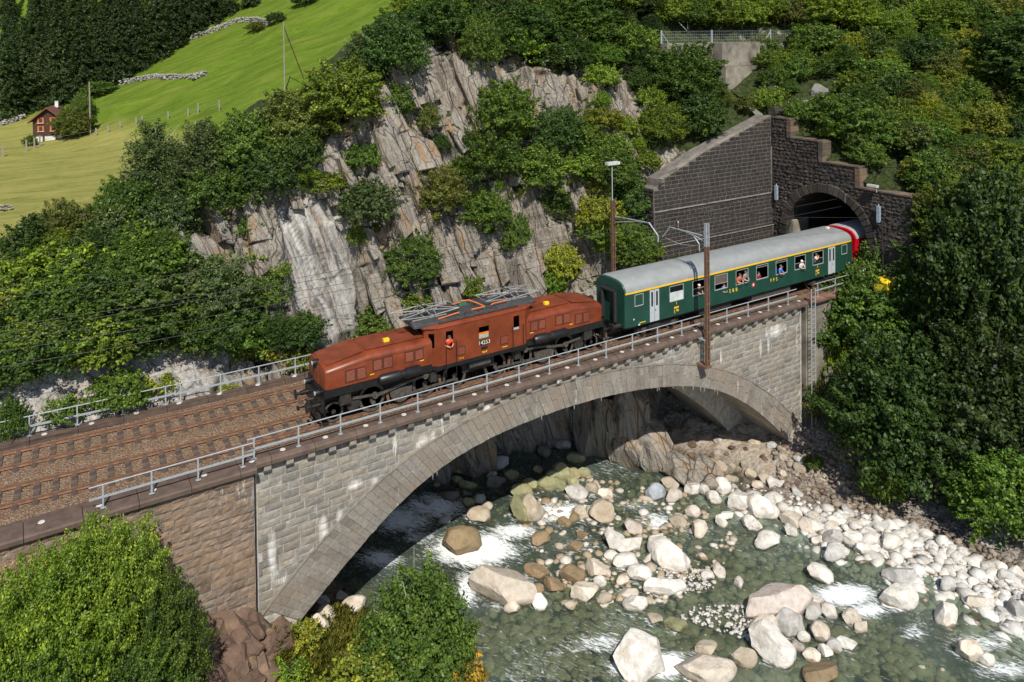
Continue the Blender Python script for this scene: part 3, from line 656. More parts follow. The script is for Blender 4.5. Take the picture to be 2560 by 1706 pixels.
# ---- railings
def railing(label, xs, y, z=.05, h=.94, base=True, x_ext=(.25, .25), yc=None, group='galvanised railings'):
    r = thing('railing', label, 'railing', (xs[0], y, z), group)
    yy = lambda x: (yc(x) if yc else y)-y
    for x in xs:
        p = MB().box(-.032, .032, -.032, .032, 0, h).build('post', M['galv'], r, loc=(x-xs[0], yy(x), 0))
        MB().box(-.10, .10, -.07, .07, 0, .018).build('base_plate', M['galv'], p)
    ex = [xs[0]-x_ext[0]]+list(xs)+[xs[-1]+x_ext[1]]
    MB().tube([(x-xs[0], yy(x), h) for x in ex], .028, 7).build('top_rail', M['galv'], r)
    b = MB()
    for a, c in zip(ex[:-1], ex[1:]): b.bar((a-xs[0], yy(a)-.04, h*.50), (c-xs[0], yy(c)-.04, h*.50), .015, .10)
    b.build('middle_rail', M['galv'], r)
    return r
railing('long grey steel railing along the near side of the arch bridge', [-3.49+2.015*k for k in range(19)], -2.32, x_ext=(.3, .9))
railing('short grey steel railing on the brown abutment left of the joint', [-9.55, -7.75, -5.93, -4.07], -2.72, x_ext=(.5, .45))
railing('short grey steel railing between the ladder and the tunnel', [36.0, 38.0, 40.0], -2.32, x_ext=(.3, 1.0))
fy = lambda x: 5.40+ycurve(x)*.45
coping(-16.0, 28.5, bridge, yc=fy, spots=True, step=2.0)
railing('far railing on the cliff side ahead of the locomotive', [-14+2*k for k in range(5)], 5.4, yc=lambda x: fy(x)+.1, x_ext=(2, .3))
railing('far railing on the cliff side behind the train', [-5.3+2*k for k in range(17)], 5.3, yc=lambda x: fy(x)+.05, x_ext=(.3, .3))
# ---- ladder at the right joint
ld = thing('ladder', 'grey steel ladder fixed to the bridge joint near the tunnel', 'ladder', (34.75, -2.75, -9))
for dx in (-.02, .42): MB().cyl((dx, 0, 0), (dx, 0, 9.9), .035, n=7).build('stile', M['galv'], ld)
for k in range(30): MB().cyl((-.02, 0, .3+k*.31), (.42, 0, .3+k*.31), .016, n=5).build('rung', M['galv'], ld)
# ================================================================ train
def paint(name, col, rough=.35, dirt=.38):
    t = NT(name); v = t.coord(); f = t.noise(v, 1.2, 6, .65); g = t.noise(t.coord((3, 3, .5)), 2.5, 5, .7)
    c = t.ramp(f, [(.3, tuple(x*(1-dirt) for x in col)), (.7, tuple(min(1, x*(1+dirt*.6)) for x in col))])
    c = t.mix(t.ramp(g, [(.55, (0, 0, 0)), (.75, (dirt*.7,)*3)]), c, (.05, .04, .03))
    return t.done(c, t.math('ADD', t.math('MULTIPLY', f, .3), rough-.12))
M['brown'] = paint('loco_brown', (.190, .040, .0135), .36); M['brown_roof'] = paint('loco_hood_brown', (.190, .044, .018), .5)
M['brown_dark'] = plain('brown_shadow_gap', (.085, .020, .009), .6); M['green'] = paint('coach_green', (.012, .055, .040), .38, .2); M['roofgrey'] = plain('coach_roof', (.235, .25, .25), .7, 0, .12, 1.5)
M['red'] = paint('coach_red', (.45, .004, .012), .35, .15); M['yellow'] = plain('yellow_stripe', (.80, .47, .01), .5, 0, .08)
M['yellow_b'] = plain('bright_yellow', (.85, .58, .02), .5, 0, .05); M['doorgrey'] = plain('door_grey', (.40, .43, .46), .5, 0, .08)
M['darkroof'] = plain('loco_roof', (.045, .045, .047), .7, 0, .4, 3); M['oil'] = plain('oily_steel', (.095, .085, .075), .5, .3, .5, 7)
M['iron'] = plain('black_iron', (.032, .029, .026), .55, .1, .5, 6); M['alu'] = plain('pantograph_steel', (.42, .42, .41), .45, .5, .2)
M['orange'] = plain('orange_conduit', (.75, .16, .02), .5); M['insul'] = plain('green_insulator', (.03, .10, .05), .25)
M['insulb'] = plain('brown_insulator', (.10, .03, .015), .25); M['white'] = plain('white_paint', (.75, .75, .73), .6)
M['interior'] = plain('coach_interior', (.035, .032, .03), .8); M['rubber'] = plain('black_rubber', (.014, .015, .016), .7)
M['frame'] = plain('window_frame', (.45, .48, .48), .45, .3, .1); M['curtain'] = plain('curtain', (.45, .38, .25), .9); M['blind'] = plain('brown_blind', (.10, .075, .06), .85)
M['redlamp'] = plain('red_paint', (.55, .02, .02), .4); M['cream'] = plain('cream', (.62, .58, .48), .5)
t = NT('window_glass'); t.done((.02, .025, .028), .04); tr = t.n('ShaderNodeBsdfTransparent', i_Color=(.75, .8, .78, 1)); mx = t.n('ShaderNodeMixShader', i_0=.6, i_1=t.bsdf.outputs[0], i_2=tr.outputs[0]); t.lk(mx.outputs[0], t.out.inputs['Surface']); M['glass'] = t.mat
M['fogglass'] = plain('hazy_glass', (.50, .55, .53), .25, 0, .25, 1.5)
def text_part(name, txt, size, mat, parent, x, z, y, ext=.006, align='CENTER', space=1.0):
    cu = bpy.data.curves.new(name, 'FONT'); cu.body = txt; cu.size = size; cu.extrude = ext; cu.align_x = align; cu.align_y = 'CENTER'; cu.space_character = space
    to = bpy.data.objects.new(name, cu); COL.objects.link(to)
    dg = bpy.context.evaluated_depsgraph_get(); me = bpy.data.meshes.new_from_object(to.evaluated_get(dg))
    bpy.data.objects.remove(to); me.materials.clear()
    o = link(name, me, mat, parent, (x, y, z)); o.rotation_euler = (math.pi/2, 0, 0); return o
def wheel(r, parent, x, y, name='wheel', ns=10, mat='iron'):
    s = -1 if y < 0 else 1
    b = MB(); b.lathe([(.12*r+.06, -.08), (.12*r+.06, .08), (0, .09), (0, -.09)], (0, 0, 0), 'y', 12)
    for k in range(ns):
        a = 6.283*k/ns; b.bar((math.cos(a)*.08, 0, math.sin(a)*.08), (math.cos(a)*r*.86, 0, math.sin(a)*r*.86), .055, .05, (0, 1, 0))
    o = b.build(name, M[mat], parent, loc=(x, y, r))
    tb = MB(); tb.lathe([(r*.82, -.06), (r*.82, .06), (r, .065), (r, -.05), (r*1.045, -.055*1), (r*1.045, -.075), (r*.82, -.06)], (0, 0, 0), 'y', 28)
    tb.build('tyre', M['oil'], o, True); return o
# ---- locomotive
loco = thing('locomotive', 'brown electric locomotive with long sloping hoods at both ends and a centre cab', 'locomotive')
XC = 8.72
def mir(x): return 2*XC-x
def hood_ring(x, wd, ze, zt, zb=1.82):
    return [(x, -wd, zb), (x, -wd, ze-.10), (x, -wd+.03, ze), (x, -wd+.14, ze+.09), (x, -wd+.38, ze+.15), (x, -wd*.4, zt), (x, wd*.4, zt), (x, wd-.38, ze+.15), (x, wd-.14, ze+.09), (x, wd-.03, ze), (x, wd, ze-.10), (x, wd, zb)]
def louvre(parent, x0, x1, z0, z1, y, n=8, name='louvre_panel'):
    MB().box(x0-.025, x1+.025, y-.006, y+.02, z0-.025, z1+.025).build('panel_shade_line', M['brown_dark'], parent); b = MB(); b.box(x0, x1, y-.012, y+.02, z0, z1); o = b.build(name, M['brown_dark'], parent)  # darker brown paints the recess shadow round the panel and behind the slats
    c = MB(); k = (z1-z0-.08)/n
    for i in range(n):
        zz = z0+.04+k*i; c.add([(x0+.04, y-.014, zz), (x1-.04, y-.014, zz), (x1-.04, y-.036, zz+k*.35), (x0+.04, y-.036, zz+k*.35), (x0+.04, y-.014, zz+k*.85), (x1-.04, y-.014, zz+k*.85)], [(0, 1, 2, 3), (3, 2, 5, 4)])
    tag(c.build('louvre_slats', M['brown_roof'], o), kind='stuff')
    return o
for side in (0, 1):
    fx = (lambda x: x) if side == 0 else mir
    secs = [(.16, 1.16, 2.55, 2.72), (.20, 1.24, 2.66, 2.84), (.32, 1.30, 2.70, 2.90), (2.35, 1.33, 2.98, 3.20), (5.9, 1.33, 2.95, 3.18)]
    b = MB(); b.loft([[(fx(p[0]), p[1], p[2]) for p in hood_ring(*s_)] for s_ in secs])
    hood = b.build('hood', M['brown'], loco, True)
    pl = MB(); rr = [[(fx(x), -.95, z0), (fx(x), .95, z0), (fx(x), .95, z0+.03), (fx(x), -.95, z0+.03)] for x, z0 in ((.36, 2.885), (2.25, 3.185))]; pl.loft(rr); pl.build('hood_lid', M['brown_roof'], hood)
    pl = MB(); pl.box(*sorted((fx(2.42), fx(3.9))), -.9, .9, 3.185, 3.21); pl.build('hood_lid', M['brown_roof'], hood)
    pl = MB(); pl.box(*sorted((fx(3.95), fx(5.75))), -.9, .9, 3.17, 3.20); pl.build('hood_lid', M['brown_roof'], hood)
    for sgn in (-1, 1):
        pts = [(fx(.26), sgn*1.30, 2.60), (fx(2.35), sgn*1.345, 2.86), (fx(5.5), sgn*1.345, 2.83)]
        MB().bar(pts[0], pts[1], .02, .045).bar(pts[1], pts[2], .02, .045).build('gutter', M['brown_roof'], hood)
        y = sgn*1.335
    for (a, c, z0, z1) in ((1.16, 2.28, 1.98, 2.56), (2.58, 3.70, 2.20, 2.76), (4.32, 5.42, 2.22, 2.76)):
        for q in (0, 1):
            xa = a+.03+q*(c-a)/2; xb = a+(q+1)*(c-a)/2-.03
            louvre(hood, *sorted((fx(xa), fx(xb))), z0, z1, -1.33)
    MB().box(*sorted((fx(3.55), fx(3.85))), -.55, -.35, 3.2, 3.36).build('warning_block', M['yellow_b'], hood)
    for xa, zz in ((2.45, 2.07), (5.2, 2.14)): MB().bar((fx(xa), -1.342, zz), (fx(xa+.22), -1.342, zz+.01), .01, .035).build('yellow_mark', M['yellow_b'], hood)
    # frame, tank and running gear
    MB().box(*sorted((fx(.12), fx(5.9))), -1.28, 1.28, 1.42, 1.84).build('frame', M['black'], loco)
    MB().box(*sorted((fx(.3), fx(5.6))), -.62, .62, .55, 1.5).build('truck_frame', M['iron'], loco)
    for sgn in (-1, 1):
        tk = MB(); tk.lathe([(0, fx(2.86)), (.18, fx(2.90)), (.25, fx(3.0)), (.25, fx(4.0)), (.20, fx(4.06)), (.20, fx(4.3)), (.27, fx(4.36)), (.27, fx(5.08)), (.20, fx(5.2)), (0, fx(5.24))], (0, sgn*1.38, 1.72), 'x', 18)
        tk.build('air_tank', M['black'], loco, True)
        MB().box(*sorted((fx(2.84), fx(5.3))), sgn*1.15-.16, sgn*1.15+.16, 1.45, 2.02).build('tank_box', M['black'], loco)
    # front end
    fr = MB().box(*sorted((fx(-.02), fx(.12))), -1.30, 1.30, .78, 1.45).build('buffer_beam', M['black'], loco)
    for sgn in (-1, 1):
        bf = MB(); bf.lathe([(.12, fx(-.02)), (.12, fx(-.40)), (.07, fx(-.41)), (.07, fx(-.62)), (.25, fx(-.63)), (.25, fx(-.66)), (.1, fx(-.69)), (0, fx(-.69))], (0, sgn*.88, 1.03), 'x', 16); bf.build('buffer', M['black'], loco, True)
        lp = MB(); lp.lathe([(0, fx(.14)), (.14, fx(.12)), (.16, fx(-.05)), (.13, fx(-.20)), (.12, fx(-.20))], (0, sgn*.80, 1.60), 'x', 14); o = lp.build('headlamp', M['black'], loco, True)
        MB().lathe([(0, fx(-.195)), (.12, fx(-.19)), (.10, fx(-.215)), (0, fx(-.225))], (0, sgn*.80, 1.60), 'x', 14).build('lens', M['fogglass'], o, True)
        MB().cyl((fx(-.06), sgn*1.2, 1.4), (fx(-.06), sgn*1.2, 2.35), .016, n=6).build('handrail', M['black'], loco)
        for zz in (.42, .72): MB().box(*sorted((fx(.0), fx(.34))), sgn*1.12-.14, sgn*1.12+.14, zz, zz+.03).build('step', M['black'], loco)
        MB().tube([(fx(.0), sgn*.42, .9), (fx(-.22), sgn*.42, .78), (fx(-.26), sgn*.40, .5)], .03, 6).build('brake_hose', M['rubber'], loco)
        MB().lathe([(.045, fx(-.20)), (.045, fx(-.26)), (0, fx(-.27))], (0, sgn*.42, .80), 'x', 8).build('hose_cock', M['redlamp'], loco)
    lp = MB(); lp.lathe([(0, fx(.3)), (.15, fx(.28)), (.17, fx(.10)), (.14, fx(-.06)), (.13, fx(-.06))], (0, 0, 2.78), 'x', 14); o = lp.build('headlamp', M['black'], loco, True)
    MB().lathe([(0, fx(-.055)), (.13, fx(-.05)), (.1, fx(-.075)), (0, fx(-.08))], (0, 0, 2.78), 'x', 14).build('lens', M['fogglass'], o, True)
    MB().box(*sorted((fx(.12), fx(.165))), -.42, .42, 1.84, 2.45).build('front_door', M['brown_roof'], hood)
    hk = MB(); hk.tube([(fx(.0), 0, 1.0), (fx(-.36), 0, 1.0), (fx(-.42), 0, 1.08)], .05, 6); hk.tube([(fx(-.2), 0, 1.0), (fx(-.24), 0, .6), (fx(-.3), 0, .48)], .04, 6); hk.build('coupling_hook', M['iron'], loco)
    MB().box(*sorted((fx(-.06), fx(.0))), -1.05, 1.05, .22, .60).build('rail_guard', M['iron'], loco)
    MB().box(*sorted((fx(.92), fx(1.5))), -1.2, -.9, .85, 1.42).build('sand_box', M['iron'], loco)
    wx = (.72, 2.73, 5.69, 7.45)
    for i, xw in enumerate(wx):
        r = .475 if i == 0 else .675
        for sgn in (-1, 1): wheel(r, loco, fx(xw), sgn*.76, 'wheel' if i == 0 else 'driving_wheel', 9 if i == 0 else 12)
        MB().cyl((fx(xw), -.75, r), (fx(xw), .75, r), .09, n=10).build('axle', M['iron'], loco)
        if i: MB().lathe([(.0, -.12), (.12, -.12), (.12, .1), (0, .1)], (fx(xw), -.92, .675-.18), 'y', 10).build('crank_pin', M['oil'], loco)
    cw = MB(); pts = [(math.cos(a)*.62, math.sin(a)*.62) for a in np.linspace(math.pi*.95, math.pi*2.05, 14)]
    cw.prism([(fx(4.28+p[0]), .74+p[1]) for p in pts], 'y', -.98, -.88); cw.build('counterweight', M['oil'], loco)
    MB().lathe([(0, -.1), (.34, -.1), (.34, .06), (0, .06)], (fx(1.72), -.86, .62), 'y', 20).build('counterweight', M['iron'], loco)
    rod = MB(); rod.bar((fx(1.65), -1.02, .98), (fx(2.95), -1.02, .86), .05, .12, (0, 0, 1)); rod.build('coupling_rod', M['oil'], loco)
    rod = MB(); rod.bar((fx(2.73), -1.05, .80), (fx(4.28), -1.05, 1.05), .06, .15); rod.bar((fx(4.28), -1.05, 1.05), (fx(6.6), -1.05, 1.30), .06, .12); rod.build('connecting_rod', M['oil'], loco)
    rod = MB(); rod.bar((fx(4.2), -1.0, .45), (fx(7.5), -1.0, .55), .05, .12); rod.build('coupling_rod', M['oil'], loco)
    for xq in (2.8, 5.6): MB().lathe([(0, -.13), (.15, -.13), (.17, 0), (.15, .06), (0, .06)], (fx(xq), -1.05, .86 if xq < 3 else 1.18), 'y', 12).build('rod_head', M['oil'], loco)
    MB().box(*sorted((fx(5.9), fx(6.3))), -1.1, -.8, .75, 1.3).build('brake_rigging', M['iron'], loco)
    for xq in (3.5, 6.5): MB().bar((fx(xq), -.86, .95), (fx(xq+.12), -.86, .25), .06, .14).build('brake_shoe', M['rust'], loco)
# cab
cabx0, cabx1 = 6.22, 11.62
def cab_outline(o=0.0): return [(cabx0-.62, -.98-o), (cabx0, -1.47-o), (cabx1, -1.47-o), (cabx1+.62, -.98-o), (cabx1+.62, .98+o), (cabx1, 1.47+o), (cabx0, 1.47+o), (cabx0-.62, .98+o)]
CWIN = [(6.64, 7.07, 2.60, 3.40), (8.63, 9.27, 2.58, 3.22), (10.84, 11.22, 2.60, 3.38)]
cb_ = MB()
def pane_wall(b, p, q, z0, z1, holes):              # vertical wall from p to q (2-D), holes given in distance along the wall
    p, q = Vector(p), Vector(q); L = (q-p).length; d = (q-p)/L
    us = sorted({0, L, *[h[0] for h in holes], *[h[1] for h in holes]}); zs = sorted({z0, z1, *[h[2] for h in holes], *[h[3] for h in holes]})
    for a, c in zip(us[:-1], us[1:]):
        for e, f in zip(zs[:-1], zs[1:]):
            if any(h[0]-1e-6 <= a and c <= h[1]+1e-6 and h[2]-1e-6 <= e and f <= h[3]+1e-6 for h in holes): continue
            P0, P1 = p+d*a, p+d*c
            b.add([(P0.x, P0.y, e), (P1.x, P1.y, e), (P1.x, P1.y, f), (P0.x, P0.y, f)], [(0, 1, 2, 3)])
ol = cab_outline()
for i in range(8):
    p, q = ol[i], ol[(i+1) % 8]; holes = []
    L = math.hypot(q[0]-p[0], q[1]-p[1])
    if i == 1: holes = [(a-cabx0, b_-cabx0, z0, z1) for a, b_, z0, z1 in CWIN]
    if i == 0: holes = [(.24, .56, 2.62, 3.36)]
    if i == 7: holes = [(.15, .75, 3.22, 3.5), (1.2, 1.8, 3.22, 3.5)]
    pane_wall(cb_, p, q, 1.66, 3.66, holes)
cab = cb_.build('cab_body', M['brown'], loco)
fl = MB(); fl.prism(cab_outline(-.01), 'z', 1.45, 1.70); fl.build('cab_floor', M['black'], loco)
MB().box(cabx0+.2, cabx1-.2, -.3, 1.3, 1.7, 3.5).build('machine_room', M['interior'], loco)
rf = MB()
def roof_ring(x, wd, z): return [(x, -wd, z-.06), (x, -wd-.02, z), (x, -wd+.10, z+.09), (x, -wd+.34, z+.15), (x, -wd*.45, z+.25), (x, wd*.45, z+.25), (x, wd-.34, z+.15), (x, wd-.10, z+.09), (x, wd+.02, z), (x, wd, z-.06)]
rf.loft([roof_ring(5.45, 1.02, 3.66), roof_ring(6.2, 1.48, 3.66), roof_ring(11.64, 1.48, 3.66), roof_ring(12.35, 1.02, 3.66)]); roof = rf.build('cab_roof', M['brown'], loco, True)
dk = MB(); dk.loft([[(x, -wd, 3.79), (x, -wd*.82, 3.87), (x, -wd*.45, 3.93), (x, 0, 3.945), (x, wd*.45, 3.93), (x, wd*.82, 3.87), (x, wd, 3.79), (x, wd, 3.70), (x, -wd, 3.70)] for x, wd in ((5.05, .95), (6.1, 1.20), (11.7, 1.20), (12.65, .95))]); dk.build('roof_deck', M['darkroof'], roof)
MB().box(6.35, 11.3, -1.30, -1.18, 3.83, 3.87).build('walkway', M['darkroof'], roof)
for xa, xb in ((6.62, 7.22), (10.76, 11.44)):
    MB().box(xa, xb, -1.485, -1.47, 1.72, 3.5).build('cab_door', M['brown'], loco) if False else None
    for xq in (xa, xb): MB().cyl((xq, -1.55, 1.0), (xq, -1.55, 2.85), .02, n=6).build('handrail', M['black'], loco)
for (a, c, z0, z1) in CWIN:
    fr = MB()
    for q in ((a-.02, a, z0-.02, z1+.02), (c, c+.02, z0-.02, z1+.02), (a, c, z0-.02, z0), (a, c, z1, z1+.02)): fr.box(q[0], q[1], -1.482, -1.45, q[2], q[3])
    o = fr.build('window_frame', M['brown_roof'], loco)
MB().box(8.64, 9.26, -1.44, -1.42, 2.58, 2.80).build('window_panel', plain('pale_green_panel', (.30, .40, .30), .5), loco)
MB().box(8.64, 9.26, -1.45, -1.43, 2.80, 2.90).build('window_rail', M['orange'], loco)
MB().box(10.84, 11.22, -1.44, -1.42, 2.60, 2.72).build('window_panel', M['frame'], loco)
for xa in (7.5, 10.2): louvre(cab, xa-.22, xa+.28, 1.98, 2.42, -1.475, 9)
pl = MB().box(8.64, 9.28, -1.485, -1.472, 2.20, 2.48).build('number_plate', M['black'], loco); text_part('number', '14253', .30, M['cream'], pl, 8.96, 2.34, -1.492)
MB().box(8.76, 9.16, -1.483, -1.472, 1.96, 2.12).build('maker_plate', M['black'], loco)
text_part('depot_name', 'Gerlf', .15, M['yellow_b'], loco, 8.97, 1.83, -1.478); text_part('weight_mark', '131 t 2', .10, M['yellow_b'], loco, 7.55, 1.80, -1.478)
for k in range(5): MB().box(10.1+k*.07, 10.15+k*.07, -1.478, -1.472, 1.80, 1.84).build('yellow_mark', M['yellow_b'], loco)
# underfloor between the trucks
MB().lathe([(0, -.7), (.2, -.68), (.22, .6), (0, .62)], (8.9, -1.0, 1.1), 'x', 14).build('underfloor_tank', M['oil'], loco, True)
MB().box(7.9, 9.9, -.9, .9, .7, 1.5).build('underfloor_box', M['iron'], loco)
# roof gear
ins_me = MB().lathe([(.05, 0), (.08, .02), (.05, .05), (.08, .08), (.05, .11), (.075, .14), (.03, .17), (0, .17)], (0, 0, 0), 'z', 10).mesh('insulator', True)
for k, xq in enumerate((7.75, 8.1, 8.55, 8.95, 9.3, 9.75)): o = link('roof_insulator', ins_me.copy(), M['insul'] if k % 2 == 0 else M['insulb'], loco, (xq, -.92, 3.83))
for pts in ([(6.5, -.9, 3.93), (7.75, -.9, 4.05)], [(8.5, -.9, 4.05), (9.35, -.9, 4.06), (9.2, -.4, 4.12), (8.9, .1, 4.22), (8.5, .25, 4.2)], [(9.75, -.9, 4.06), (9.9, -.85, 4.10), (10.9, -.75, 4.08)], [(7.9, .3, 4.1), (8.5, .3, 4.12)]):
    MB().tube(pts, .03, 6).build('roof_conduit', M['orange'], loco)
MB().lathe([(.16, 0), (.16, .5), (0, .5)], (8.2, .1, 4.02), 'x', 12).build('air_switch', M['insul'], loco); MB().box(7.75, 9.3, -.1, .7, 3.9, 4.02).build('roof_box', M['darkroof'], loco)
def pantograph(xc):
    p = MB()
    for sy in (-.55, .55):
        p.bar((xc-1.0, sy, 3.98), (xc+1.0, sy, 3.98), .05, .05)
        for s in (-1, 1):
            p.cyl((xc+s*.25, sy, 4.02), (xc-s*1.75, sy*1.15, 4.20), .024, n=6); p.cyl((xc-s*1.75, sy*1.15, 4.20), (xc-s*.05, sy*.85, 4.36), .020, n=6)
            p.cyl((xc-s*1.75, -sy*1.15, 4.20), (xc-s*.05, sy*.85, 4.36), .014, n=6)
    for s in (-1, 1):
        p.cyl((xc+s*1.75, -.65, 4.2), (xc+s*1.75, .65, 4.2), .018, n=6); p.cyl((xc+s*.25, -.55, 4.02), (xc+s*.25, .55, 4.02), .035, n=8)
    o = p.build('pantograph', M['alu'], loco)
    h = MB()
    for s in (-.18, .18): h.tube([(xc+s, -.95, 4.30), (xc+s, -.6, 4.41), (xc+s, .6, 4.41), (xc+s, .95, 4.30)], .02, 6)
    h.build('collector_head', M['alu'], o)
    sp = MB(); sp.lathe([(.06, -.4), (.06, .4), (0, .4), (0, -.4)], (xc, 0, 4.05), 'x', 8); sp.build('spring', M['iron'], o)
    for sx in (-.8, .8):
        for sy in (-.5, .5): link('foot_insulator', ins_me, M['insulb'], o, (xc+sx, sy, 3.83))
pantograph(6.15); pantograph(11.35)
# ---- coaches
def coach_ring(x, wd, n=14, zt=3.87, ze=3.12, z0=None):
    pts = [(x, -wd, ze)]
    for k in range(1, n):
        a = math.pi*k/n; c, s_ = math.cos(a), math.sin(a)
        pts.append((x, -wd*math.copysign(abs(c)**.72, c), ze+(zt-ze)*s_**.85))
    return pts+[(x, wd, ze)]
CX0, CX1 = 18.9, 41.35
WIN = [(19.69, 20.35, 2.22, 2.90)]+[(22.58+2.015*k, 23.76+2.015*k, 1.95, 2.89) for k in range(8)]+[(40.05, 40.68, 2.24, 2.90)]
coach = thing('passenger_coach', 'dark green first class coach with grey roof and yellow stripe below it', 'railway coach')
YS = -1.42
b = MB()
for sy in (1, -1):
    p, q = ((CX0+.8, sy*YS), (CX1-.8, sy*YS)); pane_wall(b, p, q, .97, 3.12, [(a-CX0-.8, c-CX0-.8, z0, z1) for a, c, z0, z1 in WIN[1:-1]]) if sy == 1 else pane_wall(b, p, q, .97, 3.12, [(a-CX0-.8, c-CX0-.8, z0, z1) for a, c, z0, z1 in WIN[1:-1] if a > 28])
    for (xa, xb, wn) in ((CX0+.06, CX0+.8, None), (CX1-.8, CX1-.06, None)):
        ya, yb = (sy*(-1.37), sy*YS) if xa < 25 else (sy*YS, sy*(-1.37)); pane_wall(b, (xa, ya), (xb, yb), .97, 3.12, [])
b.box(CX0, CX0+.06, -1.37, -.55, .97, 3.12); b.box(CX0, CX0+.06, .55, 1.37, .97, 3.12); b.box(CX0, CX0+.06, -.55, .55, 2.95, 3.12); b.box(CX1-.06, CX1, -1.37, 1.37, .97, 3.12)
b.build('coach_body', M['green'], coach)
b = MB(); b.loft([coach_ring(CX0+.02, 1.36, zt=3.72), coach_ring(CX0+.35, 1.42, zt=3.86), coach_ring(CX1-.35, 1.42, zt=3.86), coach_ring(CX1-.02, 1.36, zt=3.72)], close=True)
rfo = b.build('coach_roof', M['roofgrey'], coach, True)
b = MB(); b.loft([coach_ring(CX0-.01, 1.375, zt=3.735), coach_ring(CX0+.10, 1.40, zt=3.80)], close=True); b.build('roof_end_band', M['green'], rfo, True)
for k in range(2): MB().bar((CX0+.5, -.72-.35*k, 3.79-.12*k), (CX1-.5, -.72-.35*k, 3.79-.12*k), .012, .012).build('roof_seam', M['darkroof'], rfo)
MB().box(CX1-1.1, CX1-.9, -.1, .1, 3.85, 3.98).build('roof_vent', M['white'], rfo)
b = MB(); b.bar((CX0+.8, YS-.006, 3.07), (CX1-.8, YS-.006, 3.07), .014, .10); b.bar((CX0+.06, -1.377, 3.07), (CX0+.8, YS-.006, 3.07), .014, .10); b.bar((CX1-.8, YS-.006, 3.07), (CX1-.06, -1.377, 3.07), .014, .10)
b.build('yellow_stripe', M['yellow'], coach)
MB().box(CX0+.2, CX1-.2, -1.30, 1.30, .90, 1.05).build('floor', M['interior'], coach)
for k in range(10): MB().box(22.4+k*2.015-.03, 22.4+k*2.015+.03, .1, 1.38, 1.05, 2.3).build('seat_back', M['interior'], coach) if k < 9 else None
for i, (a, c, z0, z1) in enumerate(WIN):
    fr = MB()
    for q in ((a-.025, a+.012, z0-.03, z1+.02), (c-.012, c+.025, z0-.03, z1+.02), (a, c, z0-.04, z0+.012), (a, c, z1-.012, z1+.02)): fr.box(q[0], q[1], YS-.012, YS+.03, q[2], q[3])
    wn = fr.build('window', M['frame'], coach)
    if i == 1:
        MB().box(a, c, YS+.02, YS+.03, z0, z0+.55).build('pane', M['fogglass'], wn); MB().box(a, c, YS+.025, YS+.03, z0+.55, z1).build('pane', M['glass'], wn)
    elif i in (0, 9): MB().box(a, c, YS+.02, YS+.03, z0, z1).build('pane', M['curtain'] if i == 9 else M['interior'], wn)
    elif i == 3: MB().box(a, c, YS+.02, YS+.03, z0+.35, z1).build('blind', M['blind'], wn); MB().bar((a, YS+.01, z0+.36), (c, YS+.01, z0+.36), .02, .02).build('window_bar', M['frame'], wn)
    elif i in (2, 7, 8): MB().bar((a, YS+.01, z0+.42), (c, YS+.01, z0+.42), .02, .022).build('window_bar', M['frame'], wn); MB().box(a, c, YS+.015, YS+.022, z0, z0+.42).build('pane', M['glass'], wn)
    elif i in (5, 6): MB().bar((a, YS+.01, z1-.13), (c, YS+.01, z1-.13), .02, .022).build('window_bar', M['frame'], wn); MB().box(a, c, YS+.015, YS+.022, z1-.13, z1).build('pane', M['glass'], wn)
for (a, c) in ((20.88, 21.68), (38.42, 39.26)):
    for k in (0, 1):
        x0 = a+k*(c-a)/2+.015; x1 = a+(k+1)*(c-a)/2-.015
        d = MB().box(x0, x1, YS-.018, YS+.02, .99, 2.97).build('door_leaf', M['doorgrey'], coach)
        MB().box(x0+.11, x1-.11, YS-.024, YS-.016, 1.95, 2.85).build('door_window', M['rubber'], d)
    MB().box(c-.35, c-.31, YS-.05, YS-.018, 1.65, 1.72).build('door_handle', M['iron'], coach)
    MB().box(a-.05, c+.05, YS-.12, YS+.1, .48, .52).build('step', M['iron'], coach)
    MB().box(a-.05, c+.05, YS-.06, YS+.1, .74, .77).build('step', M['iron'], coach)
text_part('lettering', 'SBB', .32, M['yellow_b'], coach, 28.35, 1.63, YS-.008, space=1.9); text_part('lettering', 'FFS', .32, M['yellow_b'], coach, 32.42, 1.63, YS-.008, space=1.9)
e = MB().box(30.18, 30.46, YS-.01, YS-.002, 1.52, 1.80).build('emblem', M['redlamp'], coach); MB().box(30.29, 30.35, YS-.016, YS-.01, 1.57, 1.75).box(30.235, 30.405, YS-.0155, YS-.01, 1.63, 1.69).build('white_cross', M['white'], e)
for xq in (23.15, 37.2):
    text_part('class_number', '1', .26, M['yellow_b'], coach, xq, 1.75, YS-.008)
    for (dx, z, L, h) in ((0, 1.52, .42, .05), (-.02, 1.45, .38, .05), (.08, 1.30, .22, .09), (-.17, 1.29, .06, .12), (.12, 1.20, .06, .03), (-.16, 1.16, .10, .03)):
        MB().box(xq+dx-L/2, xq+dx+L/2, YS-.006, YS-.001, z-h/2, z+h/2).build('stencil_mark', M['yellow'], coach)
for xq, z, L in ((20.05, 1.12, .5), (40.6, 1.12, .5)): MB().box(xq, xq+L, YS-.006, YS-.001, z-.025, z+.025).build('stencil_mark', M['yellow'], coach)
for xq, z in ((19.55, 1.42), (40.9, 1.45)): MB().box(xq, xq+.09, YS-.006, YS-.001, z-.05, z+.05).build('stencil_mark', M['cream'], coach)
MB().box(19.95, 20.07, YS-.02, YS-.001, .98, 1.06).build('socket', M['white'], coach)
gw = MB()
for sy in (-.62, .62): gw.cyl((CX0-.12, sy, 1.2), (CX0-.12, sy, 3.05), .13, n=12)
gw.cyl((CX0-.12, -.62, 3.05), (CX0-.12, .62, 3.05), .13, n=12); gw.build('gangway_bellows', M['rubber'], coach, True)
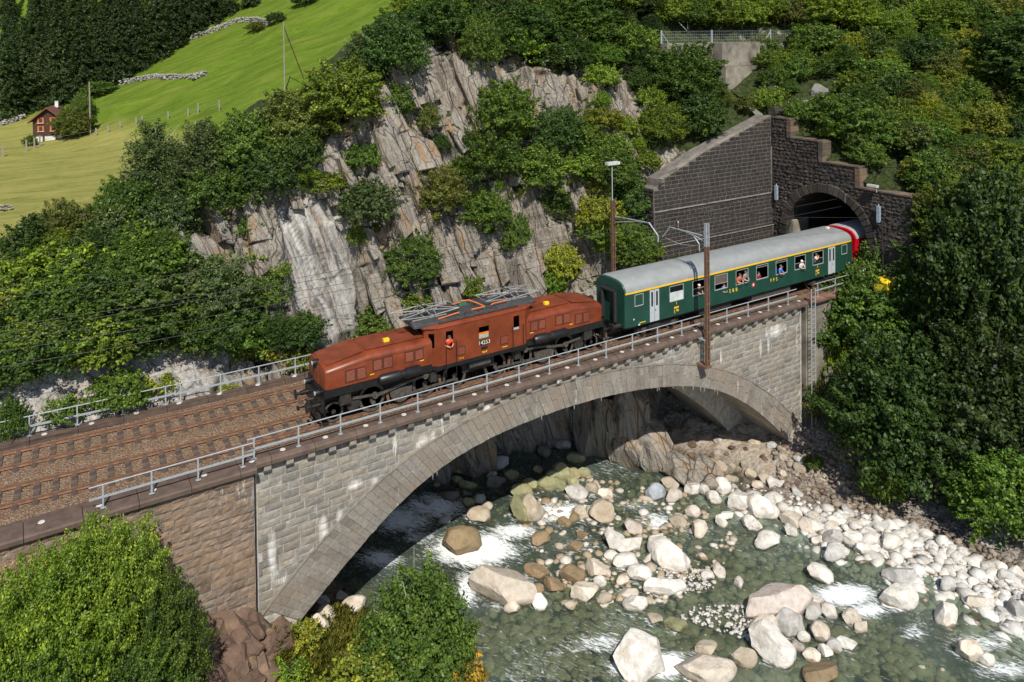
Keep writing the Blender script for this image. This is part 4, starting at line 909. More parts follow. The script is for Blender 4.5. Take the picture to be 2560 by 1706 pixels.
MB().box(CX0+.05, CX0+.08, -.5, .5, 1.0, 2.95).build('gangway_door', M['green'], coach)
for sy in (-1, 1):
    bf = MB(); bf.lathe([(.13, CX0+.05), (.13, CX0-.35), (.07, CX0-.36), (.07, CX0-.55), (.25, CX0-.56), (.25, CX0-.60), (0, CX0-.62)], (0, sy*.88, 1.03), 'x', 14); bf.build('buffer', M['iron'], coach, True)
def bogie(parent, xc):
    for s in (-1, 1):
        for sy in (-1, 1): wheel(.46, parent, xc+s*1.25, sy*.76, 'wheel', 8, 'iron')
        MB().box(xc-1.75, xc+1.75, s*.98-.07, s*.98+.07, .42, .66).build('bogie_frame', M['iron'], parent)
        for q in (-1.25, 1.25): MB().box(xc+q-.18, xc+q+.18, s*1.04-.1, s*1.04+.1, .3, .62).build('axle_box', M['oil'], parent)
    MB().box(xc-.5, xc+.5, -1.0, 1.0, .4, .9).build('bolster', M['iron'], parent)
bogie(coach, 21.9); bogie(coach, 38.4)
MB().box(25.5, 28.5, -1.1, 1.1, .45, .92).build('battery_box', M['iron'], coach); MB().box(30.5, 34.5, -1.15, 1.15, .35, .92).build('equipment_box', M['oil'], coach)
MB().box(CX0+.3, CX1-.3, -1.2, 1.2, .80, .92).build('underframe', M['iron'], coach)
red = thing('passenger_coach', 'red coach with pale roof entering the tunnel behind the green coach', 'railway coach', (0, 0, 0))
b = MB(); RX0, RX1 = 41.75, 62.0
b.loft([[(x, -wd, .95), (x, -wd, 3.1), (x, wd, 3.1), (x, wd, .95)] for x, wd in ((RX0, 1.37), (RX0+.7, 1.42), (RX1, 1.42))]); b.build('coach_body', M['red'], red)
b = MB(); b.loft([coach_ring(RX0, 1.37, zt=3.74), coach_ring(RX0+.3, 1.42, zt=3.86), coach_ring(RX1, 1.42, zt=3.86)]); b.build('coach_roof', plain('pale_roof', (.30, .31, .33), .6), red, True)
b = MB(); b.loft([coach_ring(RX0-.02, 1.39, zt=3.76), coach_ring(RX0+.10, 1.42, zt=3.82)]); b.build('roof_end_band', M['red'], red, True)
MB().box(RX0-.25, RX0, -.75, .75, 1.0, 3.2).build('gangway_bellows', M['rubber'], red); MB().box(RX0+.2, RX1, -1.1, 1.1, .5, .95).build('underframe', M['iron'], red); bogie(red, 44.8)
# ================================================================ people at the windows
def skin(col): return plain('skin', col, .6, 0, .05)
M['skin'] = plain('skin_tone', (.52, .27, .18), .55, 0, .06)
def person(label, x, y, z, shirt, hair, rz=0.0, lean=.25, arms='sill', scale=1.0, bald=False, pants=(.04, .05, .08)):
    me = bpy.data.meshes.new('person'); l = lean
    P = {'pel': (0, .05, 0), 'wai': (0, -.05*l, .16), 'che': (0, -.30*l, .36), 'nb': (0, -.38*l, .50), 'nk': (0, -.46*l, .56), 'hd': (0, -.52*l-.01, .66), 'ht': (0, -.53*l, .76)}
    ks = list(P); V = [P[k] for k in ks]; E = [(0, 1), (1, 2), (2, 3), (3, 4), (4, 5), (5, 6)]; R = [(.17, .13), (.15, .11), (.18, .12), (.13, .08), (.052, .055), (.082, .098), (.065, .075)]
    for s in (-1, 1):
        if arms == 'sill': A = [(s*.20, -.36*l, .45), (s*.27, -.30*l-.06, .26), (s*.13, -.30*l-.22, .20), (s*.05, -.30*l-.26, .19)]
        elif arms == 'up': A = [(s*.20, -.36*l, .45), (s*.30, -.25, .40), (s*.16, -.30, .58), (s*.10, -.28, .62)]
        else: A = [(s*.20, -.36*l, .45), (s*.25, 0, .22), (s*.22, -.16, .03), (s*.2, -.22, -.02)]
        b = len(V); V += A; E += [(3, b), (b, b+1), (b+1, b+2), (b+2, b+3)]; R += [(.075, .07), (.055, .055), (.038, .038), (.045, .03)]
        # five short fingers rooted in the palm
        for f in range(5):
            c = len(V); V.append((A[3][0]+(f-2)*.018, A[3][1]-.07+abs(f-1.5)*.012, A[3][2]-.012-(.01 if f else -.02))); E.append((b+3, c)); R.append((.010, .010))
    me.from_pydata(V, E, []); me.update()
    o = bpy.data.objects.new('person', me); COL.objects.link(o)
    bm = bmesh.new(); bm.from_mesh(me); lay = bm.verts.layers.skin.verify(); bm.verts.ensure_lookup_table()
    for i, v in enumerate(bm.verts): v[lay].radius = R[i]; v[lay].use_root = (i == 0)
    bm.to_mesh(me); bm.free()
    o.modifiers.new('s', 'SKIN'); sd = o.modifiers.new('d', 'SUBSURF'); sd.levels = 1; sd.render_levels = 1
    dg = bpy.context.evaluated_depsgraph_get(); nm = bpy.data.meshes.new_from_object(o.evaluated_get(dg)); bpy.data.objects.remove(o)
    nm.materials.clear(); nm.materials.append(plain('shirt', shirt, .85, 0, .1)); nm.materials.append(M['skin']); nm.materials.append(plain('trousers', pants, .9))
    for p in nm.polygons:
        c = p.center; sk = c.z > .535 or (abs(c.x) > .05 and c.y < -.30*l-.10 and c.z < .3 and arms == 'sill') or (arms == 'up' and c.y < -.2 and c.z > .45)
        p.material_index = 1 if sk else (2 if c.z < .06 else 0); p.use_smooth = True
    o = link('person', nm, None, None, (x, y, z)); o.rotation_euler = (0, 0, rz); o.scale = (scale,)*3
    tag(o, label, 'person', 'people in the train')
    hy, hz = -.52*l, .70
    f = MB(); f.lathe([(0, -.03), (.012, -.02), (.018, .0), (.0, .02)], (0, hy-.11, .66), 'z', 6)
    f.build('nose', M['skin'], o)
    for s in (-1, 1): MB().lathe([(0, -.012), (.012, 0), (0, .012)], (s*.035, hy-.092, .685), 'z', 6).build('eye', M['rubber'], o); MB().lathe([(0, -.03), (.015, 0), (0, .03)], (s*.088, hy-.01, .67), 'z', 6).build('ear', M['skin'], o)
    MB().box(-.03, .03, hy-.10, hy-.085, .615, .622).build('mouth', M['redlamp'], o)
    h = MB(); r0 = .098
    for a in ([.02] if bald else [0]):
        h.lathe([(r0*.95, -.02 if not bald else .03), (r0*1.08, .03), (r0*.9, .08), (r0*.5, .115), (0, .125)], (0, hy+.025, .70-.03), 'z', 12)
    h.build('hair', plain('hair', hair, .8), o, True)
    return o
W = lambda i: (WIN[i][0]+WIN[i][1])/2
person('driver in orange and white high visibility clothes leaning from the locomotive cab window', 6.86, -1.22, 2.42, (.75, .08, .03), (.05, .03, .02), lean=.5, scale=.95)
person('white haired person in black clothes at the second large coach window', W(2)+.05, -1.25, 1.85, (.012, .012, .014), (.65, .63, .6), scale=.95, bald=True)
person('person in a blue shirt looking out below the brown blind', W(3)+.38, -1.2, 1.5, (.02, .10, .45), (.05, .04, .03), scale=.9)
person('person in a red and yellow patterned top leaning out beside a person in grey', W(4)-.33, -1.34, 1.93, (.40, .10, .06), (.09, .04, .02), lean=.4)
person('person in a grey shirt leaning on the window sill beside a person in red', W(4)+.22, -1.34, 1.98, (.16, .19, .22), (.08, .05, .03), rz=.2, lean=.35, scale=1.05, pants=(.08, .12, .13))
person('person in dark red sitting low behind the coach window', W(5)+.02, -1.05, 1.62, (.22, .02, .05), (.03, .02, .02), lean=.1, scale=.9, arms='down')
person('person in a bright blue shirt resting an arm on the sill', W(6)-.18, -1.32, 1.80, (.02, .16, .60), (.12, .08, .05), rz=.3, lean=.35)
person('person seen in profile behind the one in bright blue', W(6)-.42, -1.0, 2.05, (.05, .05, .06), (.06, .04, .03), rz=-.6, lean=.1, arms='down')
person('white haired person in a white top near the far end of the coach', W(7)+.18, -1.30, 1.80, (.60, .55, .55), (.72, .70, .68), lean=.3, scale=.95)
person('person in a white vest with bare arms at the last large window', W(8)-.28, -1.30, 2.0, (.62, .56, .52), (.06, .04, .03), rz=.5, lean=.3, arms='up')
# ================================================================ masts and wires
def mast(name, label, x, y, z0, z1, zt):
    m = thing(name, label, 'mast', (x, y, z0), 'catenary masts')
    for s in (-1, 1): MB().box(s*.10-.035, s*.10+.035, -.11, .11, 0, zt-z0).build('channel', M['rust'], m); MB().box(s*.10-.034, s*.10+.034, -.108, .108, zt-z0+.002, z1-z0).build('channel_top', M['galv'], m)
    for k in range(int((z1-z0)/.9)): MB().box(-.09, .09, -.10, .10, .3+k*.9, .36+k*.9).build('batten', M['rust'], m)
    return m
def arm_pt(u, v, x): p = onx(1480+u*.17857, 380+v*.17857, x); return (x, p[1], p[2])
nm_ = mast('catenary_mast', 'tall brown steel mast standing in front of the near bridge wall', 24.2, -3.05, -1.95, 7.05, 5.6)
def rel(m, p): return (p[0]-m.location.x, p[1]-m.location.y, p[2]-m.location.z)
XN = 24.2
A = [arm_pt(1615, 1190, XN), arm_pt(1090, 1055, XN), arm_pt(990, 1190, XN)]
MB().tube([rel(nm_, p) for p in A], .045, 8).build('cantilever_arm', M['galv'], nm_)
MB().tube([rel(nm_, arm_pt(*q, XN)) for q in ((1620, 1285), (1430, 1170), (1290, 1110), (1180, 1075))], .04, 8).build('cantilever_brace', M['galv'], nm_)
dp = [rel(nm_, arm_pt(*q, XN)) for q in ((1380, 1130), (1440, 1200), (1500, 1290), (1505, 1390))]
MB().tube(dp, .035, 8).build('drop_tube', M['galv'], nm_)
for q in ((1205, 960), (1205, 1050)): pass
pi = rel(nm_, arm_pt(1205, 1060, XN)); MB().lathe([(.04, 0), (.09, .05), (.05, .1), (.09, .15), (.05, .2), (.09, .25), (.05, .3), (.09, .35), (.04, .42), (0, .42)], pi, 'z', 10).build('insulator', M['insulb'], nm_)
MB().tube([rel(nm_, arm_pt(*q, XN)) for q in ((1430, 1310), (1250, 1300), (1040, 1210))], .018, 6).build('steady_arm', M['galv'], nm_)
MB().box(-.25, .25, -.12, .72, -.14, 0).build('foot_bracket', M['rust'], nm_)
for s in (-1, 1): MB().bar((s*.1, .0, 1.6), (s*.1-.35, .75, 1.75), .04, .06).build('wall_strut', M['galv'], nm_)
fm_ = mast('catenary_mast', 'brown steel mast with a lamp on its top standing at the cliff foot', 24.1, 6.0, -.2, 7.0, 6.99)
XF = 24.1
A = [arm_pt(*q, XF) for q in ((325, 905), (800, 995), (925, 1175), (925, 1260))]
MB().tube([rel(fm_, p) for p in A], .045, 8).build('cantilever_arm', M['galv'], fm_)
MB().tube([rel(fm_, arm_pt(*q, XF)) for q in ((325, 985), (600, 975), (800, 1000))], .035, 8).build('cantilever_brace', M['galv'], fm_)
MB().tube([rel(fm_, arm_pt(*q, XF)) for q in ((925, 1190), (760, 1195))], .02, 6).build('steady_arm', M['galv'], fm_)
MB().cyl((-.05, 0, 7.1), (-.05, 0, 9.75), .04, n=8).build('lamp_pole', M['galv'], fm_)
lh = MB().box(-.55, .55, -.2, .2, 9.75, 9.95).build('lamp_head', plain('lamp_housing', (.5, .5, .48), .6), fm_); MB().box(-.5, .5, -.16, .16, 9.73, 9.749).build('lamp_lens', M['fogglass'], lh)
wc = [np.array(arm_pt(1505, 1390, XN)), np.array(arm_pt(925, 1260, XF))]
WB = plain('copper_wire', (.05, .045, .04), .6, .3)
def wire(label, pts, r=.012): return tag(MB().tube(pts, r, 5).build('overhead_wire', WB), label, 'wire', 'overhead wires')
for yw, who in ((0.0, 'near'), (3.38, 'far')):
    yl = lambda x: yw+ycurve(x)
    wire('thin contact wire above the %s track' % who, [(x, yl(x), 5.35) for x in (-34, -20, -8, 4, 24, 41.5, 60)])
    wire('thin carrier wire sagging above the %s track' % who, [(x, yl(x)+.0, 6.75-.75*max(0, 1-((x-xm)/24)**2)) for x, xm in [(x, -8 if x < 16 else 40) for x in np.linspace(-34, 41.5, 26)]])
wire('feeder wire running above the near mast to the tunnel portal', [(-34, -.9, 7.3), (24.2, -.6, 7.0), (41.9, -2.2, 4.9)])
wire('feeder wire running above the far track along the cliff', [(-34, 6.6, 7.0), (0, 5.6, 6.6), (24.1, 5.6, 6.9), (41.9, 5.6, 4.6)])
# ================================================================ tunnel portal, retaining wall, concrete wall
PX = 42.0; PC, PR, PS = 1.35, 3.75, 2.45
portal = thing('tunnel_portal', 'dark stepped stone tunnel portal with arched opening', 'tunnel portal')
STEPS = [(4.75, 6.62, 11.75), (1.68, 4.75, 10.2), (-1.56, 1.68, 8.58), (-5.75, -1.56, 7.0)]
def top_at(y):
    for a, c, zt in STEPS:
        if a <= y <= c: return zt
    return 0
b = MB(); n = 24
arc = [(PC+PR*math.cos(a), PS+PR*math.sin(a)) for a in np.linspace(0, math.pi, n)]
outer = [(-5.75, -4.0), (-5.75, 7.0), (-1.56, 7.0), (-1.56, 8.58), (1.68, 8.58), (1.68, 10.2), (4.75, 10.2), (4.75, 11.75), (6.62, 11.75), (6.62, -.3), (PC+PR, -.3)]
poly = outer+arc+[(PC-PR, -.3), (PC-PR, -4.0)]
b.prism(poly, 'x', PX+.03, PX+.95); b.build('backing', M['mortar_black'], portal)
mp = Masonry(portal, 'stone', variants(10, M['portal_stone'], 500, bulge=.35, cham=.2), 300, -math.pi/2, 12)
z = -.2; rg = random.Random(77)
z = -3.0
while z < 11.8:
    h = rg.uniform(.24, .36); y = -5.75
    while y < 6.6:
        L = rg.uniform(.3, .62); y1 = min(y+L, 6.6); c = (y+y1)/2; zt = top_at(c); hh = min(h, zt-z)
        r = math.hypot(c-PC, z+h/2-PS); inside = (z+h/2 > PS and r < PR+.72) or (z+h/2 <= PS and abs(c-PC) < PR+.62)
        if hh > .08 and y1-y > .1 and not inside: mp.put((PX+.04+rg.uniform(-.03, .03), c, z+hh/2), y1-y-.025, .14, hh-.025)
        y += L
    z += h
mp.flush()
for k in range(27):
    a0, a1 = math.pi*k/27+.006, math.pi*(k+1)/27-.006; r0, r1 = PR-.02, PR+rg.uniform(.62, .80); d0 = rg.uniform(-.03, .03)
    Q = [(PC+r*math.cos(a), PS+r*math.sin(a)) for r, a in ((r0, a0), (r0, a1), (r1, a1), (r1, a0))]; c0 = (sum(q[0] for q in Q)/4, sum(q[1] for q in Q)/4)
    I = [(q[0]+(c0[0]-q[0])*.1, q[1]+(c0[1]-q[1])*.1) for q in Q]
    MB().loft([[(PX+.4, *q) for q in Q], [(PX-.09+d0, *q) for q in Q], [(PX-.13+d0, *q) for q in I]]).build('voussoir', M['portal_stone'], portal)
for s in (-1, 1):
    z = PS
    while z > -.2:
        h = rg.uniform(.3, .4); y0 = PC+s*(PR-.02); y1 = PC+s*(PR+rg.uniform(.5, .75))
        MB().box(PX-.10+rg.uniform(-.03, .03), PX+.4, min(y0, y1), max(y0, y1), z-h+.02, z).build('jamb_stone', M['portal_stone'], portal); z -= h
capm = stone_mat('cap_stone', [(.10, .08, .062), (.15, .12, .095), (.20, .135, .09)], .3)
for (a, c, zt), (z0) in zip(STEPS[:3], (10.2, 8.58, 7.0)):
    z = z0
    while z < zt-.1: MB().box(PX-.06, PX+1.0, a-.10, a+.32, z+.02, min(z+.5, zt+.03)).build('quoin', capm, portal); z += .5
for a, c, zt in STEPS:
    y = a
    while y < c-.1: MB().box(PX-.05, PX+1.0, y+.01, min(y+.62, c)-.01, zt, zt+.10+rg.uniform(0, .03)).build('cap_stone', capm, portal); y += .62
# tunnel interior
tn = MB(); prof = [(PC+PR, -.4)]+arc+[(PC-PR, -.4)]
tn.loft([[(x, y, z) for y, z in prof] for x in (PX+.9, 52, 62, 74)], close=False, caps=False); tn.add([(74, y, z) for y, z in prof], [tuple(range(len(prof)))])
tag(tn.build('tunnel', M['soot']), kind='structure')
lin = MB(); lin.loft([[(x, PC+PR-.02, -.3), (x, PC+PR-.02, PS), (x, PC+PR-.30, PS+.9), (x, PC+PR-.45, PS+.85), (x, PC+PR-.3, -.3)] for x in (PX+.2, PX+2.2)]); lin.build('lining_patch', M['concrete'], portal)
# retaining wall
M['mortar_pale'] = plain('mortar_pale', (.15, .135, .12), .95, var=.45, scale=1.2)
rw = thing('retaining_wall', 'tall dark block retaining wall with pale mortar beside the tunnel', 'wall')
TOPX = [(28.62, 7.15), (29.4, 7.2), (29.45, 7.75), (33.9, 9.5), (41.9, 11.9)]
YW = 6.62
b = MB(); b.prism([(28.62, -.3)]+[(41.95, -.3), (41.95, 11.9)]+[p for p in reversed(TOPX[:-1])], 'y', YW+.028, YW+1.6); b.build('backing', M['mortar_pale'], rw)
mw_ = Masonry(rw, 'block', variants(8, M['wall_brick'], 700, bulge=.10, cham=.03, edge=.14), 300, 0, 21)
z = -.25; row = 0
while z < 11.7:
    h = .315; x = 28.64-(row % 2)*.3+rg.uniform(-.05, .05); off = 0 if z > 5.4 else (-.10 if z > 2.7 else -.2)
    while x < 41.9:
        L = rg.choice((.48, .58, .66, .74)); x0, x1 = max(x, 28.64), min(x+L, 41.92); zt = np.interp((x0+x1)/2, [p[0] for p in TOPX], [p[1] for p in TOPX])
        if x1-x0 > .12 and z+h*.6 < zt: mw_.put(((x0+x1)/2, YW+.04+off, z+h/2), x1-x0-.036, .055, min(h, zt-z)-.036)
        x += L
    z += h; row += 1
mw_.flush()
for zz, y0 in ((5.40, -.10), (2.70, -.2)):
    MB().box(28.6, 41.93, YW+y0+.028, YW+.03, -.26 if zz < 3 else 2.6, zz-.03).build('backing', M['mortar_pale'], rw)
    for k in range(12): MB().box(28.62+k*1.11, 28.62+(k+1)*1.11-.015, YW+y0-.06, YW+.04, zz-.03, zz+.03).build('ledge_slab', M['mortar_dark'], rw)
for (p, q) in zip(TOPX[2:-1], TOPX[3:]):
    n = int((q[0]-p[0])/1.1)+1
    for k in range(n):
        A0 = (p[0]+(q[0]-p[0])*k/n, p[1]+(q[1]-p[1])*k/n); A1 = (p[0]+(q[0]-p[0])*(k+.985)/n, p[1]+(q[1]-p[1])*(k+.985)/n)
        MB().bar((A0[0], YW+.2, A0[1]+.03), (A1[0], YW+.2, A1[1]+.03), .42, .10).build('coping_slab', M['concrete'], rw)
mr = Masonry(rw, 'return_block', variants(5, M['wall_brick'], 730, bulge=.2, cham=.08), 120, -math.pi/2, 22)
z = -.25
while z < 7.1:
    for y in (6.7, 7.25, 7.8): mr.put((28.6, y+.25+rg.uniform(-.05, .05), z+.16), .5, .12, .29)
    z += .32
mr.flush()
# concrete wall and buttress above
cw_ = thing('concrete_wall', 'pale weathered concrete wall above the tunnel with mesh fence on top', 'wall')
MB().box(36.0, 41.6, 12.9, 13.6, 16.6, 18.15).build('wall_panel', M['concrete'], cw_); MB().box(41.62, 46.6, 11.75, 13.6, 16.0, 18.12).build('wall_panel', M['concrete'], cw_)
MB().box(41.75, 46.5, 11.5, 13.6, 12.4, 15.98).build('wall_panel', M['concrete'], cw_)
for k in range(3): MB().box(46.7+k*7.6, 46.7+k*7.6+7.55, 12.9-k*.3, 13.5, 16.6, 18.0-.05*k).build('wall_panel', M['concrete'], cw_)
bt = thing('stone_buttress', 'sloping dark stone buttress running down from the concrete wall to the portal', 'wall')
mb_ = Masonry(bt, 'stone', variants(5, M['portal_stone'], 760, bulge=.3, cham=.2), 120, 0, 31)
for k in range(26):
    f = k/25; p0 = np.array([46.9, 11.2, 16.4])*(1-f)+np.array([42.6, 6.5, 12.3])*f
    MB().box(p0[0]-.45, p0[0]+.45, p0[1]-.1, p0[1]+.6, p0[2]-3.0, p0[2]-.1).build('core', M['mortar_black'], bt)
    for q in (0, 1): mb_.put((p0[0]-.24+q*.48, p0[1]-.12, p0[2]-.15), .46, .3, .3); mb_.put((p0[0]-.24+q*.48, p0[1]-.14, p0[2]-.5), .44, .3, .3)
mb_.flush()
fence = thing('wire_fence', 'galvanised mesh fence on top of the concrete wall', 'fence', (35.6, 13.2, 18.1))
for i, dx in enumerate((0, 6.2, 14.2, 24.9)):
    MB().box(dx-.06, dx+.06, -.06, .06, 0, 1.2).build('post', M['galv'], fence)
    if i in (0, 2): MB().bar((dx, 0, 1.0), (dx+(.9 if i == 0 else -.9), 0, 0), .06).build('brace', M['galv'], fence)
b = MB()
for zz in (.05, .3, .55, .8, 1.1): b.bar((0, 0, zz), (24.9, 0, zz), .012)
for k in range(100): b.bar((k*.249, 0, .02), (k*.249, 0, 1.1), .008)
tag(b.build('wire_mesh', M['galv'], fence), kind='stuff')
# odds and ends near the portal
pl = thing('portal_lamp', 'grey floodlight on a bracket on the portal wall right of the arch', 'lamp', (41.6, -2.9, 7.1))
MB().box(-.15, .15, -.45, .35, .28, .45).build('lamp_head', plain('lamp_grey', (.5, .52, .5), .5), pl); MB().cyl((.1, -.3, -.1), (.1, -.3, .3), .04, n=8).build('bracket', M['galv'], pl)
for (y, z, lb) in ((-3.35, 5.4, 'blue grey cable box right of the tunnel arch'), (5.95, 5.5, 'blue grey cable box left of the tunnel arch')):
    cbx = thing('cable_box', lb, 'box', (41.72, y, z)); MB().box(-.1, .1, -.12, .12, -.6, .6).build('housing', plain('box_blue', (.26, .33, .40), .5), cbx); MB().cyl((0, 0, .6), (0, 0, .75), .05, n=8).build('gland', M['galv'], cbx)
cd = tag(MB().tube([(41.75, -3.6, 5.0), (41.75, -3.65, 3.0), (41.78, -3.7, 0)], .05, 7).build('conduit', M['iron']), 'black cable pipe running down the portal wall right of the arch', 'pipe')
sg = thing('track_signal', 'small dark signal box on a post beside the track near the tunnel', 'signal', (40.7, -2.65, -.3))
MB().cyl((0, 0, 0), (0, 0, 1.15), .05, n=8).build('post', M['galv'], sg); hd = MB().box(-.22, .22, -.2, .2, 1.15, 1.75).build('signal_head', plain('signal_olive', (.07, .065, .045), .6), sg)
for dx, zz in ((-.1, 1.3), (-.12, 1.58), (.1, 1.62)): MB().lathe([(0, -.02), (.05, -.02), (.05, .02), (0, .02)], (dx, -.21, zz), 'y', 8).build('lens', M['cream'], hd)
yb = thing('grit_bin', 'bright yellow bin half hidden by leaves right of the tunnel', 'bin', (41.2, -4.2, .0))
MB().box(-.6, .6, -.5, .5, 0, .75).build('bin_body', M['yellow_b'], yb); MB().loft([[(-.65, -.55, .75), (.65, -.55, .75), (.65, .55, .75), (-.65, .55, .75)], [(-.55, -.4, .95), (.55, -.4, .95), (.55, .4, .95), (-.55, .4, .95)]]).build('bin_lid', M['yellow_b'], yb)
# ================================================================ plants
def leaf_mat():
    t = NT('foliage'); oi = t.n('ShaderNodeObjectInfo'); col = oi.outputs['Color']; isl = t.island()
    v = t.ramp(isl, [(0, (.40, .45, .35)), (.35, (.85, .88, .8)), (.75, (1.2, 1.16, 1.0)), (1, (2.0, 1.65, 1.1))]); gp = t.n('ShaderNodeNewGeometry').outputs['Position']
    c = t.mix(1.0, col, v, 'MULTIPLY'); c = t.mix(1.0, c, t.ramp(t.noise(gp, 1.1, 4, .6), [(.3, (.62, .68, .62)), (.5, (1, 1, 1)), (.7, (1.5, 1.35, 1.1))]), 'MULTIPLY')
    t.done(c, .5, spec=.35)
    tl = t.n('ShaderNodeBsdfTranslucent', i_Color=t.mix(1.0, c, (1.2, 1.25, .55), 'MULTIPLY')); mx = t.n('ShaderNodeMixShader', i_0=.34, i_1=t.bsdf.outputs[0], i_2=tl.outputs[0])
    t.lk(mx.outputs[0], t.out.inputs['Surface']); return t.mat
M['leaf'] = leaf_mat(); M['bark'] = plain('bark', (.10, .08, .06), .95, 0, .5, 6); M['birchbark'] = plain('birch_bark', (.50, .46, .40), .8, 0, .5, 9)
def leaves(C, N, size, rg, aspect=.62):
    n = len(C); r = rg.normal(size=(n, 3)); T = np.cross(N, r); T /= np.linalg.norm(T, axis=1, keepdims=True)+1e-9; B = np.cross(N, T)
    s = size*rg.uniform(.6, 1.35, (n, 1)); a = T*s; b = B*s*aspect
    V = np.stack([C-a, C+b*.9+N*s*.12, C+a, C-b*.9+N*s*.12], 1).reshape(-1, 3); F = np.arange(4*n).reshape(n, 4)
    return V, F
def crown_mesh(name, seed, R, ncl, nleaf, size, base=.35, shell=.55, cl=.30, up=.3, taper=0.0):
    rg = np.random.default_rng(seed); R = np.array(R, float)
    d = rg.normal(size=(ncl, 3)); d[:, 2] = np.abs(d[:, 2])*1.15-.45; d /= np.linalg.norm(d, axis=1, keepdims=True)
    rad = shell+(1-shell)*rg.random(ncl)**.6; rad *= rg.uniform(.68, 1.18, ncl)
    c = d*rad[:, None]
    if taper: c[:, :2] *= (1-taper*np.clip((c[:, 2:]+.6)/1.6, 0, 1))
    c = c*R; csz = cl*R.mean()*rg.uniform(.5, 1.25, ncl)
    k = rg.choice(ncl, nleaf, p=csz**2/np.sum(csz**2))
    o = rg.normal(size=(nleaf, 3)); o /= np.linalg.norm(o, axis=1, keepdims=True); q = rg.random(nleaf)**.4
    ax = d+np.array([0, 0, .35])+rg.normal(size=(ncl, 3))*.45; ax /= np.linalg.norm(ax, axis=1, keepdims=True)
    along = (rg.random(nleaf)-.45)*csz[k]*2.3; wid = csz[k]*.62*(1-.55*np.clip(along/(csz[k]*1.3), -.5, 1))
    o2 = ax[k]*along[:, None]+o*(wid*q)[:, None]; o2[:, 2] *= .85
    P = c[k]+o2
    loose = rg.random(nleaf) < .16; ld = rg.normal(size=(nleaf, 3)); ld[:, 2] = np.abs(ld[:, 2])*1.1-.5; ld /= np.linalg.norm(ld, axis=1, keepdims=True)
    P = np.where(loose[:, None], ld*R*rg.uniform(.6, 1.05, (nleaf, 1)), P); P[:, 2] += R[2]*(1.0-base*.4)
    P[:, 2] = np.maximum(P[:, 2], .02*R[2])
    N = o*.5+d[k]*.4+np.array([0, 0, up])+rg.normal(size=(nleaf, 3))*.55; N /= np.linalg.norm(N, axis=1, keepdims=True)
    V, F = leaves(P, N, size, rg); me = np_mesh(name, V, F); me.materials.append(M['leaf']); return me
def stem_mesh(name, seed, H, R, r, mat, nb=6):
    rg = random.Random(seed); b = MB(); p = Vector((0, 0, -.25*H)); q = Vector((rg.uniform(-.1, .1)*R, rg.uniform(-.1, .1)*R, H*.5)); b.cyl(p, q, r, r*.6, 7); e = Vector((rg.uniform(-.2, .2)*R, rg.uniform(-.2, .2)*R, H*.92)); b.cyl(q, e, r*.6, r*.15, 6)
    for k in range(nb):
        f = rg.uniform(.1, .8); s = p.lerp(q, f) if f < .5 else q.lerp(e, f-.4); a = rg.uniform(0, 6.28); t_ = s+Vector((math.cos(a)*R*rg.uniform(.5, .85), math.sin(a)*R*rg.uniform(.5, .85), H*rg.uniform(.15, .4))); b.cyl(s, t_, r*.35, r*.08, 5)
    me = b.mesh(name); me.materials.append(mat); return me
PROTO = {}     # size class: list of (height, width, crown, stem)
def proto(key, n, H, Wd, ncl, nleaf, size, mat='bark', r=.05, **k):
    L = []
    for i in range(n):
        L.append((H, Wd, crown_mesh('crown', hash((key, i)) % 9999 if False else 1000+len(PROTO)*50+i, (Wd/2, Wd/2, H/2), ncl, nleaf, size, **k), stem_mesh('stem', 40+i+len(PROTO)*7, H, Wd/2, r, M[mat])))
    PROTO[key] = L
proto('S', 4, 1.2, 1.5, 40, 2600, .05, r=.02, cl=.26); proto('M', 5, 2.6, 2.8, 120, 10500, .066, r=.05, cl=.22)
proto('L', 4, 5.0, 4.6, 240, 29000, .082, r=.09, cl=.18); proto('X', 3, 9.5, 7.5, 420, 62000, .118, r=.22, cl=.15)
proto('birch', 3, 6.5, 3.2, 260, 24000, .062, 'birchbark', .07, cl=.17, taper=.35, shell=.35)
proto('fine', 2, 4.5, 4.2, 260, 42000, .058, 'birchbark', .05, cl=.16, shell=.5, taper=.25)
proto('near', 2, 6.0, 6.0, 620, 80000, .052, r=.08, cl=.13)
COLR = dict(D=(.056, .105, .024), G=(.096, .165, .029), L=(.158, .235, .032), Y=(.215, .245, .034), B=(.095, .138, .056), O=(.125, .15, .036), A=(.40, .27, .035), K=(.038, .068, .018))
prg = random.Random(99)
def plant_at(P, H, Wd, col, kind=None, label=None, group=None, name=None, cat=None, sink=.06):
    if kind is None: kind = 'S' if H < 1.7 else 'M' if H < 3.6 else 'L' if H < 7 else 'X'
    h0, w0, cm, sm = prg.choice(PROTO[kind]); sc = H/h0; sw = max(.55*sc, min(1.8*sc, Wd/w0))
    tree = kind in ('X', 'birch') or H > 5
    nm = name or ('tree' if tree else 'bush')
    e = thing(nm, label, cat or ('tree' if tree else 'bush'), (P[0], P[1], P[2]-sink*H), group, prg.uniform(0, 6.28))
    c = COLR[col]; jb = prg.uniform(.72, 1.3); j = [jb*prg.uniform(.9, 1.06), jb, jb*prg.uniform(.9, 1.1)]
    for part, me in (('crown', cm), ('trunk' if tree else 'stem', sm)):
        o = link(part, me, None, e); o.scale = (sw, sw, sc); o.color = (c[0]*j[0], c[1]*j[1], c[2]*j[2], 1)
    return e
def plant(x0, y0, x1, y1, col, label, kind=None, group=None, name=None, cat=None, which=None):
    P = hit((x0+x1)/2*S, (y1-.06*(y1-y0))*S, which)
    if P is None: return None
    k = S*depth(P)/FPX
    return plant_at(P, (y1-y0)*k*.98, (x1-x0)*k*1.04, col, kind, label, group, name, cat)
